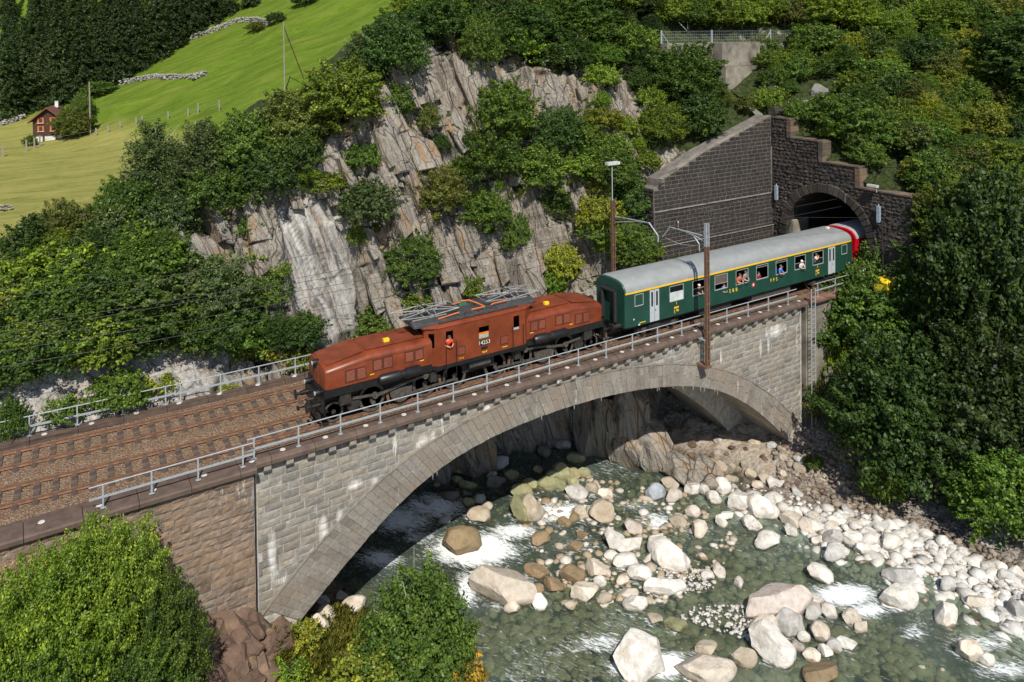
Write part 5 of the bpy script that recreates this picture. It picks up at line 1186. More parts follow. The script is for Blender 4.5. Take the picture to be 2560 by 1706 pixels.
CW = dict(D='dark green', G='green', L='light green', Y='yellow green', B='grey green', O='olive', A='orange', K='blackish green')
def in_poly(x, y, poly):
    r = False; n = len(poly)
    for i in range(n):
        (xa, ya), (xb, yb) = poly[i], poly[i-1]
        if (ya > y) != (yb > y) and x < (xb-xa)*(y-ya)/(yb-ya)+xa: r = not r
    return r
def thicket(poly, n, h, cols, label, group, gap, avoid=(), seed=1, wide=1.15, which=None, kind=None):
    rg = random.Random(seed); xs = [p[0] for p in poly]; ys = [p[1] for p in poly]; got = []; tries = 0
    while len(got) < n and tries < n*60:
        tries += 1; x, y = rg.uniform(min(xs), max(xs)), rg.uniform(min(ys), max(ys))
        if not in_poly(x, y, poly) or any(in_poly(x, y, a) for a in avoid) or any((x-a)**2+(1.3*(y-b))**2 < gap*gap for a, b in got): continue
        got.append((x, y))
    for x, y in sorted(got, key=lambda q: q[1]):
        P = hit(x*S, y*S, which)
        if P is None: continue
        H = rg.uniform(*h); c = rg.choice(cols); plant_at(P, H, H*rg.uniform(.9, 1.35)*wide, c, kind or rg.choice((None, None, None, 'birch', 'fine')), CW[c]+' '+label, CW[c]+' '+group)
LAND = (0, 1, 2)

# big individual plants on and round the cliff: box in the picture, colour, label
for q in [
 (285, 262, 425, 500, 'B', 'tall grey green birch on the ridge, leftmost of the two tall birches', 'birch'), (400, 255, 530, 470, 'B', 'tall grey green birch on the ridge beside the upper meadow fence', 'birch'),
 (490, 245, 650, 420, 'G', 'broad green tree on the ridge right of the two birches', None), (600, 195, 760, 360, 'O', 'olive green tree on the ridge below the leaning pole', None),
 (690, 130, 870, 310, 'L', 'light green tree with yellow leaves on the ridge above the pale slab', None), (780, 60, 900, 220, 'B', 'pale grey green tree at the upper end of the meadow', 'birch'),
 (840, 20, 980, 200, 'D', 'dark tree at the top of the rock peak, meadow side', None), (930, -20, 1080, 110, 'D', 'dark tree above the pointed rock peak', None), (1060, 30, 1150, 170, 'G', 'green bush on the shoulder right of the rock peak', None),
 (250, 400, 360, 540, 'G', 'green tree below the left birch on the slope', None), (330, 430, 460, 560, 'B', 'grey green tree in front of the left birch', None), (430, 380, 570, 500, 'G', 'green tree overhanging the left rock face', None), (545, 330, 680, 470, 'D', 'dark bush overhanging the top of the left rock face', None),
 (640, 290, 740, 400, 'D', 'dark bush above the pale slab, left side', None), (690, 385, 790, 452, 'L', 'flat light green bush along the top of the pale slab', None), (780, 405, 912, 525, 'B', 'round grey green bush hanging right of the pale slab top', None), (800, 505, 852, 570, 'L', 'small light green bush below the round grey green bush', None),
 (790, 320, 880, 400, 'G', 'green bush on the rock rib above the pale slab', None), (430, 572, 570, 735, 'B', 'large grey green bush on the left rock face', None), (575, 618, 668, 712, 'G', 'green bush left of the pale slab', None), (655, 712, 738, 795, 'G', 'green bush at the foot of the pale slab', None), (560, 560, 625, 605, 'L', 'small light bush in a crack of the left rock face', None),
 (545, 490, 605, 545, 'G', 'small green bush on the rusty streaked rock', None), (800, 690, 945, 790, 'G', 'spreading green bush above the front hood of the locomotive', None), (890, 528, 1012, 665, 'G', 'big green bush on the cliff above the pantograph', None),
 (945, 368, 1065, 500, 'O', 'olive bush in the middle of the cliff', None), (1050, 415, 1172, 535, 'G', 'green bush in the middle of the cliff, right of the olive bush', None), (1160, 480, 1218, 585, 'G', 'narrow green bush hanging on the bare rock face', None), (1052, 622, 1112, 692, 'L', 'small light green bush beside the water trickle on the rock', None),
 (1085, 175, 1225, 330, 'G', 'green tree in the gully right of the rock peak', None), (1220, 235, 1345, 360, 'D', 'dark tree in the gully, right one', None), (1050, 290, 1195, 425, 'G', 'large leafy tree at the centre of the cliff', None), (1170, 320, 1300, 450, 'G', 'leafy tree right of the cliff centre', None), (1240, 400, 1320, 500, 'D', 'dark bush below the leafy cliff trees', None),
 (1480, 90, 1650, 245, 'G', 'dense green tree left of the concrete wall', None), (1560, 195, 1665, 320, 'D', 'dark green tree below the concrete wall', None), (1470, 230, 1570, 340, 'L', 'light green bush on the rock pillar', None), (1330, 325, 1460, 440, 'G', 'green bush above the lamp', None), (1385, 385, 1505, 525, 'D', 'dark green bush left of the dark retaining wall', None),
 (1325, 430, 1420, 540, 'Y', 'yellow green bush behind the lamp mast', None), (1395, 505, 1515, 625, 'G', 'green bush between the mast and the retaining wall', None), (1245, 555, 1335, 655, 'Y', 'yellow green bush left of the lamp mast, above the rear hood', None), (1230, 600, 1300, 690, 'L', 'light green bush above the rear hood of the locomotive', None), (1290, 270, 1350, 350, 'L', 'light bush between two rock pillars', None),
 (955, 230, 1010, 310, 'O', 'small dark pine like bush on the rock peak', None), (870, 180, 950, 290, 'G', 'green bush on the left edge of the rock peak', None), (900, 640, 990, 720, 'L', 'light bush low on the cliff above the cab roof', None),
 (218, 838, 335, 955, 'G', 'bushy green shrub just behind the far railing', None), (330, 858, 410, 915, 'Y', 'yellow green shrub behind the far railing gap', None), (0, 905, 60, 1025, 'G', 'green shrub behind the far railing at the picture edge', None), (100, 905, 190, 975, 'G', 'low green shrub between pale rocks and far railing', None), (560, 760, 660, 830, 'Y', 'yellow green shrub on the pale ledge', None), (640, 790, 740, 850, 'Y', 'yellow shrub behind the railing near the locomotive front', None), (480, 880, 560, 905, 'Y', 'tiny yellow tuft on the pale ledge', None)]:
    plant(*q[:6], kind=q[6], which=LAND)
ROCKS_L = [(380, 520), (600, 400), (610, 560), (560, 760), (430, 760), (400, 640)]
thicket([(0, 590), (120, 500), (230, 430), (300, 440), (400, 540), (400, 700), (520, 780), (740, 800), (640, 825), (400, 815), (180, 850), (0, 900)], 62, (2.1, 3.6), 'GGGDDBLO', 'thicket bush left of the cliff', 'bushes in the left thicket', 37, [ROCKS_L], 1, which=LAND)
thicket([(0, 660), (150, 640), (380, 760), (330, 825), (150, 845), (0, 880)], 22, (1.8, 3.0), 'KDDBO', 'low thicket bush above the pale rocks', 'bushes low in the left thicket', 48, [], 2, which=LAND)
thicket([(870, 0), (1500, 0), (1500, 95), (1480, 170), (1330, 190), (1240, 160), (1110, 120), (1010, 70)], 46, (2.4, 4.6), 'GGDDKBL', 'bush on the slope above the cliff', 'bushes above the cliff', 42, [], 3, which=LAND)
thicket([(1500, -20), (2353, -20), (2353, 85), (2080, 90), (1900, 70), (1640, 70), (1500, 70)], 56, (2.4, 4.6), 'GGGLLOD', 'bush on the slope above the fence', 'bushes above the fence', 42, [], 4, which=LAND)
thicket([(1795, 140), (1900, 120), (2080, 100), (2353, 90), (2353, 640), (2220, 620), (2120, 560), (2095, 430), (2000, 380), (1960, 350), (1900, 290), (1840, 225)], 98, (1.7, 3.5), 'GGGLLYOD', 'bush on the slope right of the portal', 'bushes right of the portal', 36, [[(1815, 195), (1960, 195), (1960, 290), (1830, 280)], [(2010, 370), (2090, 350), (2110, 460), (2040, 440)]], 5, which=LAND)
thicket([(1650, 250), (1650, 120), (1740, 105), (1840, 190), (1790, 270), (1740, 255)], 12, (1.2, 2.2), 'GLLO', 'bush on the bank below the concrete wall', 'bushes below the concrete wall', 30, [[(1630, 90), (1735, 90), (1800, 290), (1740, 270), (1630, 235)]], 9, which=LAND)
thicket([(1000, 330), (1160, 240), (1340, 230), (1350, 440), (1270, 560), (1180, 470), (1040, 470)], 10, (1.3, 2.2), 'GDGL', 'bush in the gully of the cliff', 'bushes in the gully', 46, [], 6, which=LAND)
thicket([(1340, 180), (1480, 180), (1660, 330), (1500, 430), (1505, 620), (1240, 640), (1320, 450)], 26, (1.3, 2.5), 'GLLYD', 'bush on rock left of the retaining wall', 'bushes left of the retaining wall', 40, [], 7, which=LAND)
thicket([(560, 420), (1000, 300), (1230, 500), (1230, 700), (860, 780), (560, 700)], 16, (.7, 1.4), 'GLDO', 'small shrub in a crack of the cliff', 'small shrubs on the cliff', 60, [[(640, 440), (800, 440), (850, 800), (700, 800)]], 8, which=LAND)
# right bank trees
for q in [
 (1870, 600, 2090, 830, 'G', 'leafy green tree at the right end of the bridge', 'L'), (1860, 690, 1950, 880, 'L', 'slender light green tree beside the ladder', 'L'), (1925, 740, 2220, 1140, 'D', 'big round dark green tree standing on the river bank', 'X'), (2140, 350, 2420, 900, 'K', 'tall dark tree at the picture edge above the bank', 'X'),
 (2120, 700, 2420, 1150, 'K', 'large dark tree at the right edge, lower one', 'X'), (2190, 1000, 2420, 1230, 'G', 'green tree low on the bank at the right edge', 'L'), (1990, 1055, 2075, 1160, 'L', 'small light green bush at the foot of the big round tree', None), (1950, 530, 2075, 720, 'G', 'green tree in front of the red coach and yellow bin', 'L'),
 (2040, 540, 2260, 800, 'D', 'green tree right of the yellow bin', 'X'), (1850, 860, 1920, 975, 'O', 'straggly bush at the foot of the pier', None), (2170, 1130, 2240, 1190, 'G', 'small bush in the shade of the right trees', None), (1845, 1045, 1890, 1075, 'G', 'small fern tuft on the rubble bank', None)]:
    plant(*q[:6], kind=q[6])
thicket([(2380, 60), (2900, 60), (2900, 1250), (2380, 1150)], 24, (5.2, 8.5), 'DDBG', 'tree on the slope beyond the right edge', 'trees beyond the right edge', 95, [], 10, 1.0, kind='X')
for q in [(1735, 195, 1795, 262, 'L', 'light green bush beside the sloping stone buttress'), (1795, 125, 1860, 195, 'G', 'green bush just right of the buttress top'), (1955, 318, 2035, 388, 'G', 'green bush behind the lowest portal step'), (1880, 262, 1955, 325, 'L', 'light green bush behind the middle portal step'), (1805, 225, 1875, 290, 'G', 'green bush behind the topmost portal step'), (1690, 215, 1745, 262, 'O', 'olive bush behind the top of the sloping wall coping')]: plant(*q, which=LAND)
# near plants at the lower edge
for q in [
 (-60, 1235, 270, 1760, 'L', 'big bright green bush at the lower left corner', 'near'), (90, 1160, 380, 1620, 'L', 'bright green bush reaching up to the abutment coping', 'near'), (230, 1290, 470, 1700, 'G', 'green bush against the brown abutment, nearest the red rocks', 'near'), (-60, 1440, 240, 1900, 'G', 'dark green bush at the lower left edge of the picture', 'near'), (170, 1480, 450, 1900, 'G', 'green bush below the abutment at the lower edge', 'near'),
 (825, 1290, 1090, 1640, 'G', 'leafy green birch beside the river at the lower edge', 'fine'), (740, 1480, 960, 1680, 'Y', 'yellow green bush left of the riverside birch', 'M'), (940, 1480, 1120, 1680, 'A', 'orange yellow bush beside the water at the lower edge', 'M'), (655, 1425, 735, 1500, 'Y', 'yellow fern clump at the foot of the arch', None), (630, 1515, 715, 1585, 'L', 'bright green fern clump among grass at the lower edge', None)]:
    plant(*q[:6], kind=q[6])
# ================================================================ rocks
def rock_mesh(seed, cuts, rough, sub=4):
    rg = np.random.default_rng(seed); bm = bmesh.new(); bmesh.ops.create_icosphere(bm, subdivisions=sub, radius=1.0)
    V = np.array([v.co[:] for v in bm.verts])
    for _ in range(cuts):
        n = rg.normal(size=3); n /= np.linalg.norm(n); d = rg.uniform(.48, .86); s = V@n; V = np.where((s > d)[:, None], V-np.outer(s-d, n), V)
    nz = fbm(V[:, 0]*1.3+seed, V[:, 1]*1.3, V[:, 2]*1.3, 4, seed); n2 = fbm(V[:, 0]*5+seed, V[:, 1]*5, V[:, 2]*5, 3, seed+3); V = V*(1+rough*nz+.035*n2)[:, None]
    for v, c in zip(bm.verts, V): v.co = c
    me = bpy.data.meshes.new('boulder'); bm.to_mesh(me); bm.free(); me.polygons.foreach_set('use_smooth', [True]*len(me.polygons)); me.set_sharp_from_angle(angle=math.radians(24)); me.update(); return me
def boulder_mat():
    t = NT('river_boulder'); col = t.n('ShaderNodeObjectInfo').outputs['Color']; pos = t.n('ShaderNodeNewGeometry').outputs['Position']; z = t.n('ShaderNodeSeparateXYZ', i_0=pos).outputs[2]
    v = t.ramp(t.noise(pos, 2.2, 7, .7), [(.3, (.66, .63, .58)), (.5, (1, .98, .95)), (.7, (1.18, 1.16, 1.13))]); c = t.mix(1.0, col, v, 'MULTIPLY')
    c = t.mix(t.ramp(t.noise(pos, .9, 5, .65), [(.52, (0, 0, 0)), (.68, (.45, .45, .45))]), c, (.36, .25, .15))
    f = t.math('ADD', t.math('MULTIPLY', t.math('SUBTRACT', WATER+.22, z), 4.0), t.math('MULTIPLY', t.math('SUBTRACT', t.noise(pos, 3, 4), .5), 1.6))
    wet = t.ramp(f, [(.3, (0, 0, 0)), (.7, (.85, .85, .85))]); c = t.mix(wet, c, (.15, .09, .035))
    t.bump(t.math('ADD', t.noise(pos, 5, 8, .75), t.math('MULTIPLY', t.noise(pos, 1.6, 5, .7), 1.5)), .6, .12); return t.done(c, t.math('SUBTRACT', .88, t.math('MULTIPLY', wet, .5)), spec=.35)
M['boulder'] = boulder_mat()
ROUND = [rock_mesh(900+i, 7, .17) for i in range(8)]; ANG = [rock_mesh(950+i, 16, .10) for i in range(6)]
RED = [rock_mesh(1000+i, 12, .34, 3) for i in range(5)]
for m_ in RED: m_.polygons.foreach_set('use_smooth', [False]*len(m_.polygons))
ANGC = [m_.copy() for m_ in ANG]
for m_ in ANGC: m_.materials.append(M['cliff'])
for m_ in ROUND+ANG+RED: m_.materials.append(M['boulder'])
RC = dict(w=(.66, .64, .60), c=(.60, .54, .46), p=(.57, .51, .47), t=(.42, .37, .295), g=(.45, .45, .44), b=(.225, .17, .10), o=(.27, .20, .12), d=(.20, .20, .195), x=(.30, .265, .215), v=(.29, .30, .17), s=(.36, .40, .45), k=(.16, .16, .15), r=(.135, .088, .066))
ROCKS = []
RW = dict(d='dark grey', w='white', c='cream', g='grey', k='blackish', v='mossy', r='reddish', t='tan')
brg = random.Random(31)
def boulder(P, rx, ry, rz, col, label, group=None, ang=False, name='boulder', tilt=.25):
    o = link(name, brg.choice(RED if col in 'rd' else ANG if ang else ROUND), None, None, tuple(P)); o.scale = (rx, ry, rz); o.rotation_euler = (brg.uniform(-tilt, tilt), brg.uniform(-tilt, tilt), brg.uniform(-.5, .5)-.55)
    c = RC[col]; j = brg.uniform(.85, 1.12); o.color = (c[0]*j, c[1]*j, c[2]*j, 1); return tag(o, label, 'boulder', group)
def rock_px(u, v, wd, h, col, label, group=None, ang=False, z=WATER, lift=.30):       # u, v, wd, h in photo pixels
    P = onz(u, v+h*.28, z); k = depth(P)/FPX; rx = wd*k*.64; rz = h*k*.58; ry = max(rx*.75, h*k*.56)
    if abs(z-WATER) < .01: ROCKS.append((P[0], P[1], (rx+ry)*.42))
    return boulder((P[0], P[1], z+rz*lift), rx, ry, rz, col, label, group, ang)
Z7 = lambda u, v, w_, h: (1100+u*.6205, 1100+v*.6205, w_*.6205, h*.6205)
BIG = [(265, 575, 240, 150, 'c', 'huge cream boulder in the rapids, largest at the left of the river', 1), (930, 455, 170, 95, 'w', 'large white boulder in the middle of the river on a gravel islet', 0), (1360, 640, 235, 155, 'p', 'huge pinkish flat topped boulder in the right half of the river', 1), (1330, 815, 160, 145, 'w', 'big round white boulder just below the huge pinkish one', 0),
 (1412, 735, 110, 120, 'g', 'grey slab boulder leaning on the huge pinkish one', 1), (1290, 735, 105, 70, 'c', 'cream boulder between the pinkish one and the round white one', 0), (1490, 650, 95, 65, 'w', 'white boulder at the right side of the huge pinkish one', 0), (815, 860, 205, 205, 'w', 'tall pointed white boulder with brown wet foot at the lower edge', 1), (1060, 905, 190, 90, 'c', 'low cream boulder right of the tall pointed white one', 0), (1215, 865, 90, 85, 't', 'tan round boulder left of the big round white one', 0),
 (80, 405, 150, 110, 'b', 'wet brown humped boulder at the top of the white rapids', 0), (375, 265, 92, 112, 't', 'tall smooth tan boulder at the edge of the bridge shadow', 0), (655, 290, 88, 88, 't', 'rounded tan boulder in midstream right of the tall tan one', 0), (870, 212, 66, 72, 's', 'blue grey pointed boulder below the arch', 1), (1840, 620, 120, 105, 'w', 'big white egg shaped boulder on the right bank', 0), (1855, 545, 112, 96, 'g', 'big pale grey boulder behind the egg shaped one on the right bank', 0),
 (1300, 262, 122, 104, 'w', 'large smooth white boulder at the foot of the rubble bank', 0), (1210, 245, 96, 82, 'w', 'white boulder left of the large smooth white one', 0), (2035, 697, 86, 112, 'w', 'pale pointed boulder on the right bank near the lower right', 1), (2130, 850, 98, 88, 'c', 'cream boulder at the lower right corner of the river', 0), (1545, 935, 152, 58, 'b', 'low brown boulder at the lower edge of the river', 0), (905, 580, 142, 82, 'w', 'white wedge shaped boulder below the gravel islet', 1), (630, 520, 92, 72, 'c', 'cream boulder with brown side left of the islet', 0), (785, 650, 86, 62, 'w', 'white boulder below the wedge shaped one', 0), (402, 645, 70, 66, 'w', 'white boulder right of the huge cream boulder', 1)]
for (u, v, w_, h, c, lb, a) in BIG: rock_px(*Z7(u, v, w_, h), c, lb, None, bool(a))
MID = [(320, 275, 46, 80, 'v'), (325, 210, 62, 52, 'v'), (425, 170, 62, 56, 'v'), (500, 125, 62, 60, 'v'), (570, 128, 42, 38, 'v'), (535, 138, 42, 34, 'v'), (455, 150, 42, 40, 'v'), (480, 175, 36, 44, 'v'), (360, 185, 50, 40, 'v'), (540, 170, 36, 30, 'v'),
 (610, 195, 50, 50, 't'), (660, 220, 66, 50, 'c'), (550, 212, 80, 50, 'g'), (928, 175, 62, 42, 't'), (940, 225, 66, 56, 'p'), (150, 300, 90, 46, 't'), (190, 268, 42, 30, 't'), (775, 350, 66, 70, 'p'), (700, 400, 72, 92, 'w'), (775, 415, 92, 72, 'w'), (875, 400, 56, 72, 'w'), (740, 487, 92, 56, 'w'), (690, 468, 50, 40, 'w'), (740, 440, 50, 28, 'w'),
 (530, 540, 92, 56, 'b'), (390, 530, 92, 50, 'o'), (400, 400, 76, 50, 'o'), (437, 370, 36, 36, 'o'), (545, 430, 56, 42, 'b'), (500, 330, 50, 40, 'b'), (540, 315, 46, 38, 'b'), (570, 290, 70, 50, 't'), (575, 380, 42, 32, 'b'), (800, 535, 92, 62, 'w'), (1075, 545, 50, 36, 'w'), (1125, 530, 42, 50, 'w'), (735, 568, 50, 40, 'c'), (755, 615, 70, 42, 'c'), (945, 612, 50, 26, 'w'), (645, 572, 46, 42, 'w'), (580, 610, 100, 76, 'c'), (455, 583, 76, 50, 'b'),
 (290, 675, 56, 46, 'c'), (305, 645, 26, 30, 'w'), (525, 665, 42, 30, 't'), (395, 605, 50, 46, 'b'), (1205, 575, 30, 42, 'w'), (665, 640, 60, 42, 't'), (950, 745, 60, 32, 'v'), (860, 720, 60, 36, 't'), (1070, 840, 82, 56, 't'), (1020, 285, 56, 50, 'p'), (1045, 360, 66, 66, 'c'), (960, 330, 60, 50, 't'), (1700, 750, 46, 62, 'c'), (1660, 720, 62, 66, 'c'), (1525, 770, 72, 82, 'c'), (1465, 795, 46, 42, 'w'), (1440, 830, 46, 42, 'g'), (1500, 690, 80, 60, 'g'), (1560, 690, 60, 70, 'w'), (1640, 820, 70, 56, 'w'), (1590, 830, 50, 50, 'g'), (1550, 850, 50, 50, 'w'), (1500, 870, 60, 50, 'c')]
MLAB = dict(v='mossy green boulder at the edge of the bridge shadow', t='tan stone standing in the river', c='cream stone standing in the river', g='grey stone lying in the river', p='pinkish stone standing in the river', w='white stone in the clusters in midstream', b='wet brown stone in the rapids', o='wet orange brown stone in the rapids', k='', s='', r='')
for (u, v, w_, h, c) in MID: rock_px(*Z7(u, v, w_*(1.35 if c == 'v' else 1), h*(1.3 if c == 'v' else 1)), c, MLAB[c], 'stones in the river, '+c.replace('v', 'mossy').replace('t', 'tan').replace('c', 'cream').replace('g', 'grey').replace('p', 'pinkish').replace('w', 'white').replace('b', 'brown').replace('o', 'orange') if len(c) > 1 else {'v': 'mossy boulders', 't': 'tan river stones', 'c': 'cream river stones', 'g': 'grey river stones', 'p': 'pinkish river stones', 'w': 'white river stones', 'b': 'brown river stones', 'o': 'orange river stones'}[c])
BANK = [(1020, 190, 56, 66), (1065, 195, 42, 46), (1135, 178, 72, 66), (1105, 225, 62, 46), (1345, 235, 62, 50), (1415, 315, 82, 56), (1255, 325, 72, 56), (1130, 322, 46, 46), (1160, 300, 50, 36), (1580, 380, 66, 66), (1520, 395, 46, 42), (1655, 385, 72, 62), (1410, 360, 46, 50), (1470, 340, 46, 56), (1775, 345, 82, 62), (1700, 435, 62, 46), (1820, 410, 92, 66), (1735, 405, 62, 56), (1585, 450, 82, 66), (1525, 530, 96, 62), (1320, 400, 96, 56), (2165, 645, 66, 62), (2045, 580, 56, 62), (2330, 545, 82, 72), (2260, 515, 62, 62), (2330, 680, 62, 82), (2195, 870, 56, 56), (1275, 180, 50, 36), (1340, 170, 56, 50), (1385, 150, 50, 26)]
for (u, v, w_, h) in BANK:
    c = brg.choice('wwwgc'); rock_px(*Z7(u, v, w_, h), c, RW[c]+' '+('large' if w_ > 70 else 'middling')+' boulder in the bank right of the river', RW[c]+(' large' if w_ > 70 else ' middling')+' boulders of the right bank', False, WATER+.12, .2)
def scatter_rocks(poly, n, size, cols, label, group, gap, seed, z=None, ang=False, lift=.15, name='boulder'):
    rg = random.Random(seed); xs = [p[0] for p in poly]; ys = [p[1] for p in poly]; got = []; tr = 0
    while len(got) < n and tr < n*80:
        tr += 1; x, y = rg.uniform(min(xs), max(xs)), rg.uniform(min(ys), max(ys))
        if in_poly(x, y, poly) and all((x-a)**2+(1.5*(y-b))**2 > gap*gap for a, b in got): got.append((x, y))
    for x, y in got:
        P = hit(x*S, y*S) if z is None else Vector(onz(x*S, y*S, z))
        if P is None: continue
        s = rg.uniform(*size)**1.0; boulder((P[0], P[1], P[2]+s*lift), s*rg.uniform(.9, 1.3), s*rg.uniform(.8, 1.1), s*rg.uniform(.6, .85), *(lambda c: (c, RW[c]+' '+label, RW[c]+' '+group))(rg.choice(cols)), ang, name, .4)
scatter_rocks([(1500, 1085), (1650, 1115), (1790, 1150), (1900, 1165), (2100, 1215), (2353, 1340), (2353, 1568), (2200, 1500), (2020, 1330), (1860, 1275), (1700, 1195), (1560, 1150)], 90, (.22, .48), 'wwwwgcc', 'small boulder in the bank right of the river', 'small boulders of the right bank', 17, 41)
scatter_rocks([(950, 1110), (1080, 1020), (1250, 940), (1420, 960), (1400, 1040), (1200, 1100), (1000, 1220)], 44, (.25, .75), 'kkgv', 'boulder under the arch in the shadow', 'boulders under the arch', 26, 42, WATER)
scatter_rocks([(490, 1375), (560, 1385), (640, 1420), (655, 1500), (640, 1568), (480, 1568), (480, 1450)], 30, (.45, 1.0), 'rrr', 'angular rock in the outcrop below the abutment', 'red rocks below the abutment', 30, 43, None, True, -.15)
scatter_rocks([(1560, 1010), (1830, 1020), (1960, 1130), (1900, 1160), (1650, 1110), (1560, 1090)], 34, (.25, .6), 'trgt', 'stone in the rubble below the right arch foot', 'stones of the rubble bank', 26, 44, None, False, .05)
scatter_rocks([(700, 1370), (840, 1330), (850, 1400), (720, 1440)], 8, (.5, .9), 'gct', 'flat rock at the left arch foot', 'rocks at the left arch foot', 40, 45, None, True, .0)
scatter_rocks([(1820, 200), (1945, 200), (1950, 275), (1840, 270)], 7, (.7, 1.3), 'd', 'rock outcrop on the slope above the portal', 'outcrop rocks above the portal', 34, 46, None, True, -.1, 'rock')
# rock pillars under the arch and the ledge of the right bank
for (x0, y0, x1, y1, c, lb) in [(1340, 880, 1410, 1050, 'k', 'dark vertical rock pillar under the arch, leftmost'), (1385, 890, 1450, 1060, 'k', 'dark vertical rock pillar under the arch, middle one'), (1430, 890, 1520, 1072, 'k', 'dark vertical rock pillar under the arch, rightmost'), (1435, 985, 1505, 1080, 'x', 'sunlit foot of the rock pillar at the water'), (1490, 985, 1570, 1085, 'x', 'sunlit rock block right of the pillar foot'), (1545, 1058, 1620, 1112, 'd', 'dark grey rock ledge below the paved slab, left block'), (1605, 1068, 1680, 1118, 'd', 'dark grey rock ledge below the paved slab, right block')]:
    P = onz((x0+x1)/2*S, y1*S, WATER); k = S*depth(P)/FPX; hh = (y1-y0)*k; ww = (x1-x0)*k
    boulder((P[0]+.2, P[1]+ww*.5, WATER+hh*.36), ww*.72, ww*.9, hh*.66, c, lb, None, True, 'rock', .12).data = brg.choice(ANGC)
# small stones nobody could count
def pebbles(name, poly, n, size, mat, z=None, label=None):
    rg = np.random.default_rng(7+n); xs = [p[0] for p in poly]; ys = [p[1] for p in poly]; bm = bmesh.new(); bmesh.ops.create_icosphere(bm, subdivisions=1, radius=1.0); B = np.array([v.co[:] for v in bm.verts]); Fb = np.array([[v.index for v in f.verts] for f in bm.faces]); bm.free()
    V, F = [], []; k = 0; tr = 0
    while k < n and tr < n*20:
        tr += 1; x, y = rg.uniform(min(xs), max(xs)), rg.uniform(min(ys), max(ys))
        if not in_poly(x, y, poly): continue
        P = hit(x*S, y*S) if z is None else onz(x*S, y*S, z)
        if P is None: continue
        s = rg.uniform(*size)*rg.uniform(.6, 1.2); A = B*np.array([s*rg.uniform(.8, 1.4), s*rg.uniform(.8, 1.3), s*.65])*(1+.18*rg.normal(size=(len(B), 1))); a = rg.uniform(0, 6.28); R = np.array([[math.cos(a), -math.sin(a), 0], [math.sin(a), math.cos(a), 0], [0, 0, 1]])
        V.append(A@R.T+np.array([P[0], P[1], P[2]+s*.2])); F.append(Fb+k*len(B)); k += 1
    me = np_mesh(name, np.concatenate(V), np.concatenate(F), True); return tag(link(name, me, mat), label, kind='stuff')
def pebble_mat(name, cols):
    t = NT(name); pos = t.n('ShaderNodeNewGeometry').outputs['Position']; c = t.ramp(t.island(), [(i/(len(cols)-1), q) for i, q in enumerate(cols)]); c = t.mix(.7, c, t.ramp(t.noise(pos, 9, 4), [(.3, (.7, .7, .7)), (.7, (1.2, 1.2, 1.2))]), 'MULTIPLY'); return t.done(c, .85)
pb1 = pebble_mat('bank_pebble', [(.34, .31, .27), (.48, .45, .41), (.60, .58, .54), (.42, .38, .33)]); pb2 = pebble_mat('bed_pebble', [(.20, .17, .10), (.32, .27, .16), (.45, .41, .29), (.28, .20, .11)])
pebbles('pebbles', [(1500, 1080), (1700, 1110), (1900, 1160), (2100, 1205), (2353, 1330), (2353, 1568), (2200, 1510), (2020, 1350), (1860, 1290), (1700, 1210), (1560, 1160)], 1800, (.07, .18), pb1, None, 'pale pebbles between the boulders of the right bank')
pebbles('cobbles', [(1500, 1085), (1650, 1115), (1790, 1150), (1900, 1165), (2100, 1215), (2353, 1340), (2600, 1480), (2600, 1700), (2353, 1568), (2200, 1500), (2020, 1330), (1860, 1275), (1700, 1195), (1560, 1150)], 1250, (.20, .44), pebble_mat('cobble', [(.40, .38, .34), (.55, .53, .49), (.66, .64, .60), (.48, .45, .40)]), None, 'pale cobbles filling the stone bank on the right side of the river')
pebbles('gravel', [(1600, 1390), (1780, 1390), (1830, 1450), (1740, 1480), (1560, 1420)], 350, (.05, .12), pb1, WATER+.02, 'fine pale gravel of the islets')
pebbles('gravel', [(1500, 1300), (1620, 1310), (1640, 1350), (1540, 1370)], 300, (.04, .10), pb1, WATER+.03, 'fine pale gravel on the upper islet')
pebbles('river_bed_pebbles', [(1080, 1560), (1080, 1420), (1300, 1350), (1500, 1050), (1850, 1300), (2200, 1568)], 2600, (.14, .36), pb2, WATER-.34, 'brownish stones on the river bed seen through the water')
pebbles('river_cobbles', [(1150, 1190), (1320, 1080), (1420, 1110), (1560, 1130), (1700, 1230), (1640, 1360), (1500, 1390), (1300, 1390), (1240, 1300)], 420, (.12, .30), pebble_mat('wet_cobble', [(.24, .17, .10), (.40, .33, .24), (.58, .55, .50), (.34, .27, .17)]), WATER-.06, 'small wet stones breaking the surface of the rapids')
pebbles('rubble', [(1760, 990), (1860, 1000), (2000, 1150), (2353, 1300), (2353, 1340), (2000, 1190), (1800, 1120)], 700, (.08, .25), pebble_mat('rubble_stone_small', [(.14, .11, .08), (.24, .19, .15), (.32, .27, .21)]), None, 'brown rubble along the foot of the right bank')

